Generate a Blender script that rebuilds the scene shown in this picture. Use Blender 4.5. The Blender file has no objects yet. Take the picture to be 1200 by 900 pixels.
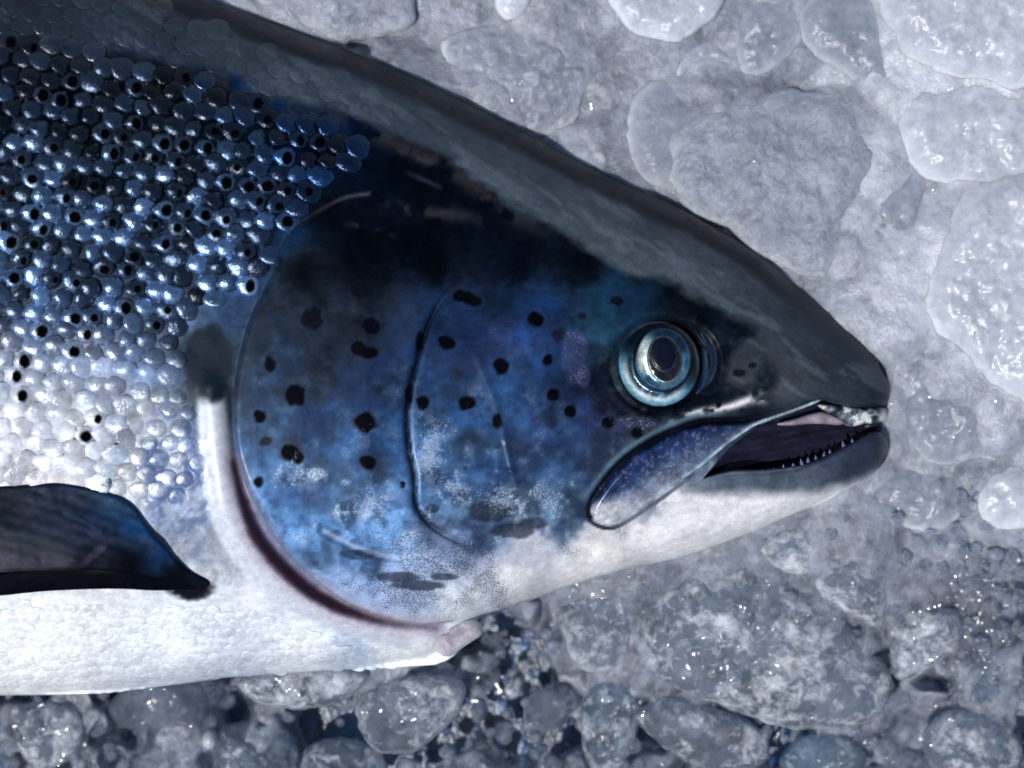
import bpy, bmesh, math, random
import numpy as np
from mathutils import Vector

random.seed(7)
rng = np.random.default_rng(11)

# ------------------------------------------------------------------ camera, sky, sun, exposure
S = 0.00025            # metres per unit; the fish is laid out in quarter millimetres
D = 2880.0             # camera height over the ice in the same units (0.72 m)
scene = bpy.context.scene
cam_d = bpy.data.cameras.new('camera')
cam = bpy.data.objects.new('camera', cam_d)
scene.collection.objects.link(cam)
cam.location = (0, 0, D * S)
cam.rotation_euler = (0, 0, 0)
cam_d.sensor_width = 36.0
cam_d.lens = 36.0 * D / 1200.0
cam_d.clip_start = 0.01
cam_d.clip_end = 50.0
cam_d.dof.use_dof = True
cam_d.dof.focus_distance = (D - 85.0) * S
cam_d.dof.aperture_fstop = 6.3
scene.camera = cam

SUN_TO = Vector((-0.30, -0.30, 0.90)).normalized()     # direction towards the sun
elev = math.asin(SUN_TO.z)
azim = math.atan2(SUN_TO.x, SUN_TO.y)
world = bpy.data.worlds.new('World')
scene.world = world
world.use_nodes = True
wn = world.node_tree
bg = wn.nodes['Background']
sky = wn.nodes.new('ShaderNodeTexSky')
sky.sky_type = 'NISHITA'
sky.sun_disc = False
sky.sun_elevation = elev
sky.sun_rotation = azim
wn.links.new(sky.outputs[0], bg.inputs[0])
bg.inputs[1].default_value = 0.072
sun_d = bpy.data.lights.new('sun', 'SUN')
sun_d.energy = 3.9
sun_d.angle = math.radians(0.55)
sun_d.color = (1.0, 0.985, 0.96)
sun = bpy.data.objects.new('sun', sun_d)
scene.collection.objects.link(sun)
sun.rotation_euler = SUN_TO.to_track_quat('Z', 'Y').to_euler()
sun.location = SUN_TO * 2

scene.view_settings.view_transform = 'Standard'
scene.view_settings.look = 'None'
scene.view_settings.gamma = 1.0
scene.view_settings.use_curve_mapping = False
scene.view_settings.exposure = 0.0
scene.render.engine = 'CYCLES'
cy = scene.cycles
cy.use_denoising = True
try:
    cy.denoiser = 'OPENIMAGEDENOISE'
except Exception:
    pass
cy.max_bounces = 8
cy.transmission_bounces = 6
cy.transparent_max_bounces = 12
cy.sample_clamp_indirect = 6.0
cy.blur_glossy = 0.5


# ------------------------------------------------------------------ helpers: numbers
def P(x, y, z):
    """layout units (x right, y down, both as seen in the plane z = 0) -> metres, at height z"""
    k = (D - z) / D
    return np.stack([(x - 600.0) * k * S, (450.0 - y) * k * S, z * S], axis=-1)


def lin(c):
    c = np.clip(np.asarray(c, float) / 255.0, 0, 1)
    return np.where(c <= 0.04045, c / 12.92, ((c + 0.055) / 1.055) ** 2.4)


def sstep(a, b, x):
    t = np.clip((x - a) / (b - a), 0, 1)
    return t * t * (3 - 2 * t)


_tab = rng.random((256, 256))


def vnoise(x, y, seed=0):
    x = np.asarray(x, float) + seed * 17.31
    y = np.asarray(y, float) + seed * 41.77
    xi = np.floor(x).astype(int)
    yi = np.floor(y).astype(int)
    fx = x - xi
    fy = y - yi
    fx = fx * fx * fx * (fx * (fx * 6 - 15) + 10)
    fy = fy * fy * fy * (fy * (fy * 6 - 15) + 10)
    a = _tab[xi & 255, yi & 255]
    b = _tab[(xi + 1) & 255, yi & 255]
    c = _tab[xi & 255, (yi + 1) & 255]
    d = _tab[(xi + 1) & 255, (yi + 1) & 255]
    return (a * (1 - fx) + b * fx) * (1 - fy) + (c * (1 - fx) + d * fx) * fy


def fbm(x, y, scale, seed=0, octv=4, gain=0.5):
    s = 0.0
    amp = 1.0
    tot = 0.0
    for i in range(octv):
        s = s + amp * vnoise(x / scale, y / scale, seed + 3 * i)
        tot += amp
        amp *= gain
        scale *= 0.5
    return s / tot


def spline(pts, closed=False, n=8):
    """Catmull-Rom through the points"""
    p = np.asarray(pts, float)
    N = len(p)
    out = []
    for i in range(N if closed else N - 1):
        if closed:
            p0, p1, p2, p3 = p[(i - 1) % N], p[i], p[(i + 1) % N], p[(i + 2) % N]
        else:
            p0, p1, p2, p3 = p[max(i - 1, 0)], p[i], p[i + 1], p[min(i + 2, N - 1)]
        for k in range(n):
            t = k / n
            out.append(0.5 * ((2 * p1) + (-p0 + p2) * t + (2 * p0 - 5 * p1 + 4 * p2 - p3) * t * t
                              + (-p0 + 3 * p1 - 3 * p2 + p3) * t ** 3))
    if not closed:
        out.append(p[-1])
    return np.array(out)


def seg_dist(x, y, line, closed=False):
    """distance to a polyline, nearest point on it, and its parameter 0..1"""
    a = line
    b = np.roll(line, -1, axis=0) if closed else line[1:]
    if not closed:
        a = line[:-1]
    d = b - a
    L2 = np.maximum((d ** 2).sum(1), 1e-9)
    N = len(x)
    dist = np.empty(N)
    near = np.empty((N, 2))
    par = np.empty(N)
    ch = max(1, int(4e6 // len(a)))
    for s in range(0, N, ch):
        px = x[s:s + ch, None] - a[None, :, 0]
        py = y[s:s + ch, None] - a[None, :, 1]
        t = np.clip((px * d[None, :, 0] + py * d[None, :, 1]) / L2[None], 0, 1)
        ex = px - t * d[None, :, 0]
        ey = py - t * d[None, :, 1]
        q = ex * ex + ey * ey
        k = q.argmin(1)
        r = np.arange(len(k))
        dist[s:s + ch] = np.sqrt(q[r, k])
        tt = t[r, k]
        near[s:s + ch] = a[k] + d[k] * tt[:, None]
        par[s:s + ch] = (k + tt) / len(a)
    return dist, near, par


def inside(x, y, poly):
    r = np.zeros(len(x), bool)
    n = len(poly)
    x0, y0 = poly[-1]
    for i in range(n):
        x1, y1 = poly[i]
        if y0 != y1:
            c = ((y1 > y) != (y0 > y)) & (x < (x0 - x1) * (y - y1) / (y0 - y1) + x1)
            r ^= c
        x0, y0 = x1, y1
    return r


def sdist(x, y, poly):
    sh = x.shape
    x = x.ravel()
    y = y.ravel()
    d, near, par = seg_dist(x, y, poly, True)
    s = np.where(inside(x, y, poly), -d, d)
    return s.reshape(sh), near.reshape(sh + (2,))


def ldist(x, y, pts, n=8):
    sh = np.shape(x)
    d, near, par = seg_dist(np.ravel(x), np.ravel(y), spline(pts, False, n))
    return d.reshape(sh), par.reshape(sh)


# ------------------------------------------------------------------ helpers: objects
def link(o, parent=None):
    scene.collection.objects.link(o)
    if parent:
        o.parent = parent
    return o


def mesh_obj(name, V, faces, mat, parent=None, col=None, alpha=None, vecs=None, flat=False):
    """faces: list of (n,3) / (n,4) int arrays"""
    me = bpy.data.meshes.new(name)
    V = np.asarray(V, float)
    me.vertices.add(len(V))
    me.vertices.foreach_set('co', V.astype(np.float32).ravel())
    faces = [np.asarray(f, np.int32) for f in faces if len(f)]
    loops = np.concatenate([f.ravel() for f in faces])
    tot = np.concatenate([np.full(len(f), f.shape[1], np.int32) for f in faces])
    start = np.concatenate([[0], np.cumsum(tot)[:-1]]).astype(np.int32)
    me.loops.add(len(loops))
    me.loops.foreach_set('vertex_index', loops)
    me.polygons.add(len(tot))
    me.polygons.foreach_set('loop_start', start)
    me.polygons.foreach_set('loop_total', tot)
    if not flat:
        me.polygons.foreach_set('use_smooth', np.ones(len(tot), bool))
    if col is not None:
        at = me.attributes.new('Col', 'FLOAT_COLOR', 'POINT')
        c4 = np.ones((len(V), 4), np.float32)
        c4[:, :3] = col
        if alpha is not None:
            c4[:, 3] = alpha
        at.data.foreach_set('color', c4.ravel())
    if vecs:
        for k, v in vecs.items():
            v = np.asarray(v, np.float32)
            if v.ndim == 2:
                at = me.attributes.new(k, 'FLOAT_VECTOR', 'POINT')
                at.data.foreach_set('vector', v.ravel())
            else:
                at = me.attributes.new(k, 'FLOAT', 'POINT')
                at.data.foreach_set('value', v)
    me.update(calc_edges=True)
    me.validate()
    if mat:
        me.materials.append(mat)
    return link(bpy.data.objects.new(name, me), parent)


def grid_region(poly, step, expand=0.0):
    """grid clipped to an outline; border points are pulled onto the outline. -> x, y, sd, quads"""
    x0, y0 = poly.min(0) - 2 * step
    x1, y1 = poly.max(0) + 2 * step
    nx = int((x1 - x0) / step) + 2
    ny = int((y1 - y0) / step) + 2
    gx, gy = np.meshgrid(x0 + np.arange(nx) * step, y0 + np.arange(ny) * step)
    sd, near = sdist(gx, gy, poly)
    ok = sd < 0.72 * step
    q = ok[:-1, :-1] & ok[1:, :-1] & ok[:-1, 1:] & ok[1:, 1:]
    c = (sd[:-1, :-1] + sd[1:, :-1] + sd[:-1, 1:] + sd[1:, 1:]) / 4
    q &= c < 0
    idx = np.arange(nx * ny).reshape(ny, nx)
    Q = np.stack([idx[1:, :-1][q], idx[1:, 1:][q], idx[:-1, 1:][q], idx[:-1, :-1][q]], 1)
    # border edges
    used = np.unique(Q)
    remap = -np.ones(nx * ny, int)
    remap[used] = np.arange(len(used))
    Q = remap[Q]
    X = gx.ravel()[used].copy()
    Y = gy.ravel()[used].copy()
    sdu = sd.ravel()[used].copy()
    nr = near.reshape(-1, 2)[used]
    B = border(Q)
    bv = np.unique(B)
    X[bv] = nr[bv, 0]
    Y[bv] = nr[bv, 1]
    sdu[bv] = 0.0
    return X, Y, np.minimum(sdu, 0), Q, B


def border(Q):
    n = Q.shape[1]
    E = np.concatenate([np.stack([Q[:, i], Q[:, (i + 1) % n]], 1) for i in range(n)])
    m = int(Q.max()) + 1
    key = E[:, 0].astype(np.int64) * m + E[:, 1]
    rev = E[:, 1].astype(np.int64) * m + E[:, 0]
    return E[~np.isin(key, rev)]


def skirt(V, B, drop, inset=0.0, cen=None):
    """extrude the border loop down; -> extra verts, extra quads"""
    bv = np.unique(B)
    m = {int(v): i + len(V) for i, v in enumerate(bv)}
    W = V[bv].copy()
    W[:, 2] -= drop * S
    if inset and cen is not None:
        W[:, 0] += (cen[0] - W[:, 0]) * inset
        W[:, 1] += (cen[1] - W[:, 1]) * inset
    Fq = np.array([[b, a, m[int(a)], m[int(b)]] for a, b in B], np.int32)
    return W, Fq, bv


# ------------------------------------------------------------------ helpers: materials
def new_mat(name):
    m = bpy.data.materials.new(name)
    m.use_nodes = True
    return m, m.node_tree, m.node_tree.nodes['Principled BSDF']


def nd(t, kind, **kw):
    n = t.nodes.new(kind)
    for k, v in kw.items():
        setattr(n, k, v)
    return n


def noise_node(t, coord, scale, detail=4.0, rough=0.55, dist=0.0):
    n = nd(t, 'ShaderNodeTexNoise')
    n.inputs['Scale'].default_value = scale
    n.inputs['Detail'].default_value = detail
    n.inputs['Roughness'].default_value = rough
    n.inputs['Distortion'].default_value = dist
    t.links.new(coord, n.inputs['Vector'])
    return n


def mapr(t, src, a, b, c, d):
    n = nd(t, 'ShaderNodeMapRange')
    n.inputs[1].default_value = a
    n.inputs[2].default_value = b
    n.inputs[3].default_value = c
    n.inputs[4].default_value = d
    t.links.new(src, n.inputs[0])
    return n.outputs[0]


def math_node(t, op, a, b):
    n = nd(t, 'ShaderNodeMath', operation=op)
    for i, v in enumerate((a, b)):
        if isinstance(v, (int, float)):
            n.inputs[i].default_value = v
        else:
            t.links.new(v, n.inputs[i])
    return n.outputs[0]


def mixcol(t, fac, a, b, blend='MIX'):
    n = nd(t, 'ShaderNodeMix', data_type='RGBA', blend_type=blend)
    for i, v in ((0, fac), (6, a), (7, b)):
        if isinstance(v, (int, float)):
            n.inputs[i].default_value = v
        elif isinstance(v, tuple):
            n.inputs[i].default_value = v
        else:
            t.links.new(v, n.inputs[i])
    return n.outputs[2]


def skin_material(name, rough=0.34, coat=0.35, bump=0.25, grain=(420, 1700), spots=False, sss=0.0, coat_rough=0.12, spec=0.2):
    m, t, b = new_mat(name)
    at = nd(t, 'ShaderNodeAttribute', attribute_name='Col')
    geo = nd(t, 'ShaderNodeNewGeometry')
    n1 = noise_node(t, geo.outputs['Position'], grain[0], 6, 0.62)
    n2 = noise_node(t, geo.outputs['Position'], grain[1], 3, 0.6)
    f1 = mapr(t, n1.outputs['Fac'], 0.3, 0.7, 0.82, 1.18)
    f2 = mapr(t, n2.outputs['Fac'], 0.3, 0.7, 0.88, 1.12)
    f = math_node(t, 'MULTIPLY', f1, f2)
    c = mixcol(t, 1.0, at.outputs['Color'], f, 'MULTIPLY')
    if not spots:
        # fine pigment: pale guanine flecks and dark dots, as dense as the mesh says (x: dots, y: flecks)
        ex = nd(t, 'ShaderNodeAttribute', attribute_name='fine')
        se = nd(t, 'ShaderNodeSeparateXYZ')
        t.links.new(ex.outputs['Vector'], se.inputs[0])
        n3 = noise_node(t, geo.outputs['Position'], 1500, 4, 0.7)
        n4 = noise_node(t, geo.outputs['Position'], 2300, 2, 0.6)
        kf = mapr(t, math_node(t, 'ADD', n3.outputs['Fac'], math_node(t, 'MULTIPLY', se.outputs[1], 0.34)), 0.72, 0.98, 0.0, 0.85)
        c = mixcol(t, kf, c, (0.46, 0.54, 0.66, 1))
        ks = mapr(t, math_node(t, 'ADD', n4.outputs['Fac'], math_node(t, 'MULTIPLY', se.outputs[0], 0.34)), 0.69, 0.84, 0.0, 0.7)
        c = mixcol(t, ks, c, (0.022, 0.03, 0.065, 1))
    met = at.outputs['Alpha']
    if spots:
        uv = nd(t, 'ShaderNodeAttribute', attribute_name='spot')
        sep = nd(t, 'ShaderNodeSeparateXYZ')
        t.links.new(uv.outputs['Vector'], sep.inputs[0])
        r = nd(t, 'ShaderNodeVectorMath', operation='LENGTH')
        cb = nd(t, 'ShaderNodeCombineXYZ')
        t.links.new(sep.outputs[0], cb.inputs[0])
        t.links.new(sep.outputs[1], cb.inputs[1])
        t.links.new(cb.outputs[0], r.inputs[0])
        wob = mapr(t, n2.outputs['Fac'], 0.2, 0.8, -0.16, 0.16)
        rr = math_node(t, 'ADD', r.outputs['Value'], wob)
        k = mapr(t, rr, 0.66, 1.12, 1.0, 0.0)
        k = math_node(t, 'MULTIPLY', k, sep.outputs[2])
        c = mixcol(t, k, c, (0.0012, 0.0014, 0.0025, 1))
        inv = math_node(t, 'SUBTRACT', 1.0, k)
        met = math_node(t, 'MULTIPLY', met, inv)
    t.links.new(c, b.inputs['Base Color'])
    t.links.new(met, b.inputs['Metallic'])
    t.links.new(mapr(t, n1.outputs['Fac'], 0.3, 0.7, rough - 0.07, rough + 0.1), b.inputs['Roughness'])
    b.inputs['Coat Weight'].default_value = coat
    b.inputs['Coat Roughness'].default_value = coat_rough
    b.inputs['Specular IOR Level'].default_value = spec
    if not spots:
        bw = nd(t, 'ShaderNodeRGBToBW')
        t.links.new(at.outputs['Color'], bw.inputs[0])
        dry = mapr(t, bw.outputs[0], 0.002, 0.012, 0.12, 1.0)      # the black skin spots are matt
        t.links.new(math_node(t, 'MULTIPLY', dry, coat), b.inputs['Coat Weight'])
        t.links.new(math_node(t, 'MULTIPLY', dry, spec), b.inputs['Specular IOR Level'])
    if spots:
        t.links.new(math_node(t, 'MULTIPLY', inv, coat), b.inputs['Coat Weight'])
        t.links.new(math_node(t, 'MULTIPLY', inv, spec), b.inputs['Specular IOR Level'])
    if sss:
        b.inputs['Subsurface Weight'].default_value = sss
        b.inputs['Subsurface Radius'].default_value = (1.0, 0.8, 0.7)
        b.inputs['Subsurface Scale'].default_value = 0.0012
    bp = nd(t, 'ShaderNodeBump')
    bp.inputs['Strength'].default_value = bump
    bp.inputs['Distance'].default_value = 0.0004
    t.links.new(math_node(t, 'ADD', n1.outputs['Fac'], math_node(t, 'MULTIPLY', n2.outputs['Fac'], 0.35)), bp.inputs['Height'])
    t.links.new(bp.outputs[0], b.inputs['Normal'])
    if coat > 0.2:
        t.links.new(bp.outputs[0], b.inputs['Coat Normal'])
    return m


def ice_material(name, clear=0.5, tint=(0.80, 0.85, 0.92), frost=(0.42, 0.455, 0.54), rough=0.10, grain=1.0, seed=0.0, bump=0.6, mott=0.12):
    m, t, b = new_mat(name)
    out = t.nodes['Material Output']
    geo = nd(t, 'ShaderNodeNewGeometry')
    off = nd(t, 'ShaderNodeVectorMath', operation='ADD')
    off.inputs[1].default_value = (seed, seed * 0.7, seed * 1.3)
    t.links.new(geo.outputs['Position'], off.inputs[0])
    pos = off.outputs[0]
    n0 = noise_node(t, pos, 70 * grain, 5, 0.6, 0.6)
    n1 = noise_node(t, pos, 300 * grain, 5, 0.62, 0.4)
    n2 = noise_node(t, pos, 1100 * grain, 3, 0.6)
    vo = nd(t, 'ShaderNodeTexVoronoi')
    vo.inputs['Scale'].default_value = 420 * grain
    t.links.new(pos, vo.inputs['Vector'])
    rim = nd(t, 'ShaderNodeAttribute', attribute_name='rim')
    t.links.new(mixcol(t, rim.outputs['Fac'], (*frost, 1), (0.80, 0.84, 0.91, 1)), b.inputs['Base Color'])  # paler rims: frost and the glow of thin edges, painted in
    b.inputs['Roughness'].default_value = 0.38
    b.inputs['IOR'].default_value = 1.31
    b.inputs['Subsurface Weight'].default_value = 1.0
    b.inputs['Subsurface Radius'].default_value = (0.8, 0.95, 1.1)
    b.inputs['Subsurface Scale'].default_value = 0.003
    b.inputs['Coat Weight'].default_value = 0.8
    b.inputs['Coat Roughness'].default_value = 0.11
    b.inputs['Coat IOR'].default_value = 1.33
    g = nd(t, 'ShaderNodeBsdfPrincipled')
    g.inputs['Base Color'].default_value = (*tint, 1)
    g.inputs['Transmission Weight'].default_value = 1.0
    g.inputs['Roughness'].default_value = rough
    g.inputs['IOR'].default_value = 1.31
    bp = nd(t, 'ShaderNodeBump')
    bp.inputs['Strength'].default_value = bump
    bp.inputs['Distance'].default_value = 0.0011
    h = math_node(t, 'ADD', n1.outputs['Fac'], math_node(t, 'MULTIPLY', n2.outputs['Fac'], 0.6))
    h = math_node(t, 'ADD', h, math_node(t, 'MULTIPLY', vo.outputs['Distance'], -0.35))
    t.links.new(h, bp.inputs['Height'])
    for s in (b, g):
        t.links.new(bp.outputs[0], s.inputs['Normal'])
    bc = nd(t, 'ShaderNodeBump')                      # wet film: finer, sharper ripples that glint
    bc.inputs['Strength'].default_value = min(1.0, bump * 0.9)
    bc.inputs['Distance'].default_value = 0.0011
    t.links.new(math_node(t, 'ADD', math_node(t, 'MULTIPLY', n1.outputs['Fac'], 0.6), math_node(t, 'MULTIPLY', n2.outputs['Fac'], 0.5)), bc.inputs['Height'])
    t.links.new(bc.outputs[0], b.inputs['Coat Normal'])
    thru = nd(t, 'ShaderNodeBsdfTransparent')         # light that passes straight through the clear ice
    thru.inputs[0].default_value = (tint[0] * 0.97, tint[1] * 0.98, tint[2], 1)
    gm = nd(t, 'ShaderNodeMixShader')
    gm.inputs[0].default_value = 0.25
    t.links.new(g.outputs[0], gm.inputs[1])
    t.links.new(thru.outputs[0], gm.inputs[2])
    a = math_node(t, 'ADD', mapr(t, n0.outputs['Fac'], 0.33, 0.67, -mott, mott), mapr(t, n1.outputs['Fac'], 0.3, 0.7, -mott, mott))
    a = math_node(t, 'ADD', a, clear)
    a = math_node(t, 'SUBTRACT', a, math_node(t, 'MULTIPLY', rim.outputs['Fac'], 0.42))
    wet_shade = nd(t, 'ShaderNodeAttribute', attribute_name='wet_shade')          # clearer, darker: wet low ice and the shade under the throat
    a = math_node(t, 'ADD', a, math_node(t, 'MULTIPLY', wet_shade.outputs['Fac'], 0.22))
    mx = nd(t, 'ShaderNodeMixShader')
    cl = nd(t, 'ShaderNodeClamp')
    cl.inputs[1].default_value = 0.0
    cl.inputs[2].default_value = 0.92
    t.links.new(a, cl.inputs[0])
    t.links.new(cl.outputs[0], mx.inputs[0])
    t.links.new(b.outputs[0], mx.inputs[1])
    t.links.new(gm.outputs[0], mx.inputs[2])
    t.links.new(mx.outputs[0], out.inputs['Surface'])
    return m


# ------------------------------------------------------------------ the ice: tray floor, bed, chunks
mt_floor, t, b = new_mat('dark_tray')
b.inputs['Base Color'].default_value = (*lin((16, 34, 58)), 1)
b.inputs['Roughness'].default_value = 0.25
geo = nd(t, 'ShaderNodeNewGeometry')
nz = noise_node(t, geo.outputs['Position'], 160, 5, 0.6)
bp = nd(t, 'ShaderNodeBump')
bp.inputs['Strength'].default_value = 0.6
bp.inputs['Distance'].default_value = 0.002
t.links.new(nz.outputs['Fac'], bp.inputs['Height'])
t.links.new(bp.outputs[0], b.inputs['Normal'])
cr = nd(t, 'ShaderNodeValToRGB')
cr.color_ramp.elements[0].position = 0.35
cr.color_ramp.elements[0].color = (*lin((8, 18, 34)), 1)
cr.color_ramp.elements[1].position = 0.7
cr.color_ramp.elements[1].color = (*lin((36, 74, 116)), 1)
t.links.new(nz.outputs['Fac'], cr.inputs[0])
t.links.new(cr.outputs[0], b.inputs['Base Color'])

gx, gy = np.meshgrid(np.linspace(-420, 1620, 60), np.linspace(-420, 1320, 50))
zz = -150 + 8 * fbm(gx, gy, 150, 5)
nx_, ny_ = gx.shape[1], gx.shape[0]
ii = np.arange(nx_ * ny_).reshape(ny_, nx_)
Qf = np.stack([ii[1:, :-1].ravel(), ii[1:, 1:].ravel(), ii[:-1, 1:].ravel(), ii[:-1, :-1].ravel()], 1)
o = mesh_obj('tray_floor', P(gx.ravel(), gy.ravel(), zz.ravel()), [Qf], mt_floor)
o['kind'] = 'structure'

mt_bed = ice_material('crushed_ice', clear=0.50, grain=1.0, seed=0.3, bump=0.55, mott=0.14)
mt_frost = ice_material('frosted_ice', clear=0.48, grain=1.0, seed=1.7, bump=0.75, mott=0.15)
mt_pale = ice_material('pale_ice', clear=0.25, frost=(0.54, 0.575, 0.645), grain=0.8, seed=2.9, bump=0.35)
mt_grey = ice_material('grey_ice', clear=0.56, grain=0.8, seed=4.1, bump=0.35)
mt_clear = ice_material('clear_ice', clear=0.85, grain=1.2, seed=5.3, bump=0.8, rough=0.07)
mt_wet = ice_material('glassy_wet_ice', clear=0.66, tint=(0.70, 0.80, 0.90), frost=(0.74, 0.78, 0.84), grain=1.0, seed=8.8, bump=0.9, mott=0.30, rough=0.05)
mt_blue = ice_material('blue_grey_ice', clear=0.74, tint=(0.60, 0.74, 0.88), frost=(0.60, 0.68, 0.77), grain=1.0, seed=7.7, bump=0.9, mott=0.30, rough=0.05)  # bluer, clearer variant for the bottom edge
mt_pink = ice_material('pinkish_ice', clear=0.45, tint=(0.86, 0.80, 0.88), frost=(0.66, 0.58, 0.64), grain=1.1, seed=6.1, rough=0.1)


def bed_base(x, y):
    """level of the ice: banked up along the back and to the right, hollow under the belly"""
    low = sstep(560, 860, y - 0.10 * (x - 600))
    z = -26 - 62 * low + 17 * sstep(920, 1080, x) * sstep(600, 420, y)
    z = z - 46 * np.exp(-(((x - 1150) / 75.0) ** 2 + ((y - 690) / 70.0) ** 2))
    z = z - 44 * np.exp(-(((x - 610) / 100.0) ** 2 + ((y - 765) / 60.0) ** 2))
    z = z - 34 * np.exp(-(((x - 1075) / 50.0) ** 2 + ((y - 850) / 70.0) ** 2))
    z = z - 30 * np.exp(-(((x - 255) / 30.0) ** 2 + ((y - 830) / 40.0) ** 2))
    return z


def wet_shade_at(x, y):  # wet low ice, plus a dark patch for the throat's shade
    return np.maximum(np.maximum(0.75 * sstep(580, 690, y - 0.06 * (x - 600)), 1.1 * sstep(760, 880, y - 0.06 * (x - 600))), 1.2 * np.exp(-(((x - 610) / 110.0) ** 2 + ((y - 760) / 70.0) ** 2)))


def bumps(x, y, cell, seed):
    """rounded lumps packed at random: 1 at a lump's top, 0 between"""
    gx_, gy_ = x / cell, y / cell
    ix, iy = np.floor(gx_).astype(int), np.floor(gy_).astype(int)
    best = np.zeros_like(x)
    for dx in (-1, 0, 1):
        for dy in (-1, 0, 1):
            a = _tab[(ix + dx + seed * 7) & 255, (iy + dy) & 255]
            b_ = _tab[(ix + dx) & 255, (iy + dy + 91 + seed) & 255]
            c_ = _tab[(ix + dx + 57) & 255, (iy + dy + 33 + seed) & 255]
            r = 0.45 + 0.45 * c_
            d2 = ((gx_ - ix - dx - a) ** 2 + (gy_ - iy - dy - b_) ** 2) / (r * r)
            best = np.maximum(best, np.sqrt(np.maximum(0, 1 - d2)) * (0.5 + 0.5 * r))
    return best


st = 3.6
gx, gy = np.meshgrid(np.arange(-330, 1535, st), np.arange(-330, 1235, st))
wx = gx + 26 * (fbm(gx, gy, 60, 21) - 0.5)
wy = gy + 26 * (fbm(gx, gy, 60, 27) - 0.5)
lowm = sstep(600, 840, gy - 0.10 * (gx - 600))
zz = bed_base(gx, gy) + 26 * bumps(wx, wy, 120, 1) + (5 + 14 * lowm) * bumps(wx, wy, 40, 2) + 6 * bumps(wx, wy, 15, 3) * lowm \
    + 10 * (fbm(gx, gy, 40, 31, 5) - 0.5)
hole = fbm(gx, gy, 60, 44, 3) + 0.30 * (1 - lowm) - 0.34 * np.exp(-(((gx - 1155) / 60.0) ** 2 + ((gy - 690) / 60.0) ** 2)) \
    - 0.09 * lowm - 0.05 * sstep(790, 880, gy) - 0.24 * np.exp(-(((gx - 600) / 95.0) ** 2 + ((gy - 765) / 55.0) ** 2))
zz = zz - 70 * sstep(0.46, 0.33, hole)
nx_, ny_ = gx.shape[1], gx.shape[0]
ii = np.arange(nx_ * ny_).reshape(ny_, nx_)
zq = hole
keep = (zq[:-1, :-1] > 0.30)
Qb = np.stack([ii[1:, :-1][keep], ii[1:, 1:][keep], ii[:-1, 1:][keep], ii[:-1, :-1][keep]], 1)
o = mesh_obj('crushed_ice', P(gx.ravel(), gy.ravel(), zz.ravel()), [Qb], mt_bed,
             vecs={'rim': np.clip(0.16 * sstep(.5, .62, fbm(wx, wy, 50, 211, 4)) + 0.42 * sstep(860, 1130, gx) * sstep(560, 260, gy) * (0.5 + fbm(wx, wy, 60, 215, 3)), 0, 1).ravel(), 'wet_shade': wet_shade_at(gx, gy).ravel()})
o['kind'] = 'stuff'


def ice_chunk(label, pts, z0, h, R, mat, rough=5.0, thick=38, seed=0, step=2.7, name='ice_chunk', group='ice chunks round the fish', tilt=(0, 0)):
    """a lump of ice: domed top over the outline, rounded border, flat-bellied underside"""
    poly = spline(pts, True, 6)
    d, _, par = seg_dist(poly[:, 0], poly[:, 1], poly, True)
    cen = poly.mean(0)
    ang = np.arctan2(poly[:, 1] - cen[1], poly[:, 0] - cen[0])
    rad = np.hypot(poly[:, 0] - cen[0], poly[:, 1] - cen[1])
    wob = (fbm(poly[:, 0], poly[:, 1], 40, seed + 5, 5, 0.62) - 0.5) * np.clip(rad * 0.3, 6, 26)
    poly = cen + (poly - cen) * (1 + wob / np.maximum(rad, 8))[:, None]
    X, Y, sd, Q, B = grid_region(poly, step)
    f = np.clip(-sd / R, 0, 1)
    prof = np.sqrt(np.maximum(0, 1 - (1 - f) ** 2))
    n = (fbm(X, Y, 34, seed, 5, 0.55) - 0.5) * 2
    zt = z0 + h * prof + prof * rough * n * 1.6 + prof * (tilt[0] * (X - cen[0]) + tilt[1] * (Y - cen[1]))
    zt = zt + prof * rough * 0.5 * (bumps(X, Y, 19, seed % 9) - 0.4) + prof * rough * 0.3 * (bumps(X + 3 * n, Y, 10, seed % 7) - 0.4)
    lw = sstep(600, 700, cen[1])
    zt = zt + prof * lw * 6 * (bumps(X + 4 * n, Y - 4 * n, 24, (seed + 3) % 9) - 0.45) + prof * lw * 4 * (bumps(X - 3 * n, Y, 13, (seed + 5) % 9) - 0.45)
    zb = z0 - thick * prof
    Vt = P(X, Y, zt)
    Vb = P(X, Y, zb)
    nT = len(Vt)
    bset = np.zeros(nT, bool)
    bset[np.unique(B)] = True
    mp = np.where(bset, np.arange(nT), -1)
    inner = np.where(~bset)[0]
    mp[inner] = nT + np.arange(len(inner))
    V = np.concatenate([Vt, Vb[inner]])
    Qb_ = mp[Q][:, ::-1]
    rim = np.exp(-(-sd) / 6.5) * 1.0
    c = P(cen[0:1], cen[1:2], np.array([z0]))[0]
    o = mesh_obj(name, V - c, [Q, Qb_], mat, vecs={'rim': np.concatenate([rim, np.ones(len(inner)) * 0.2]) * (1 - 0.5 * wet_shade_at(cen[0], cen[1])), 'wet_shade': np.full(len(V), wet_shade_at(cen[0], cen[1]))})
    o.location = c
    o['label'] = label
    o['category'] = 'ice chunk'
    o['group'] = group
    return o


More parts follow.
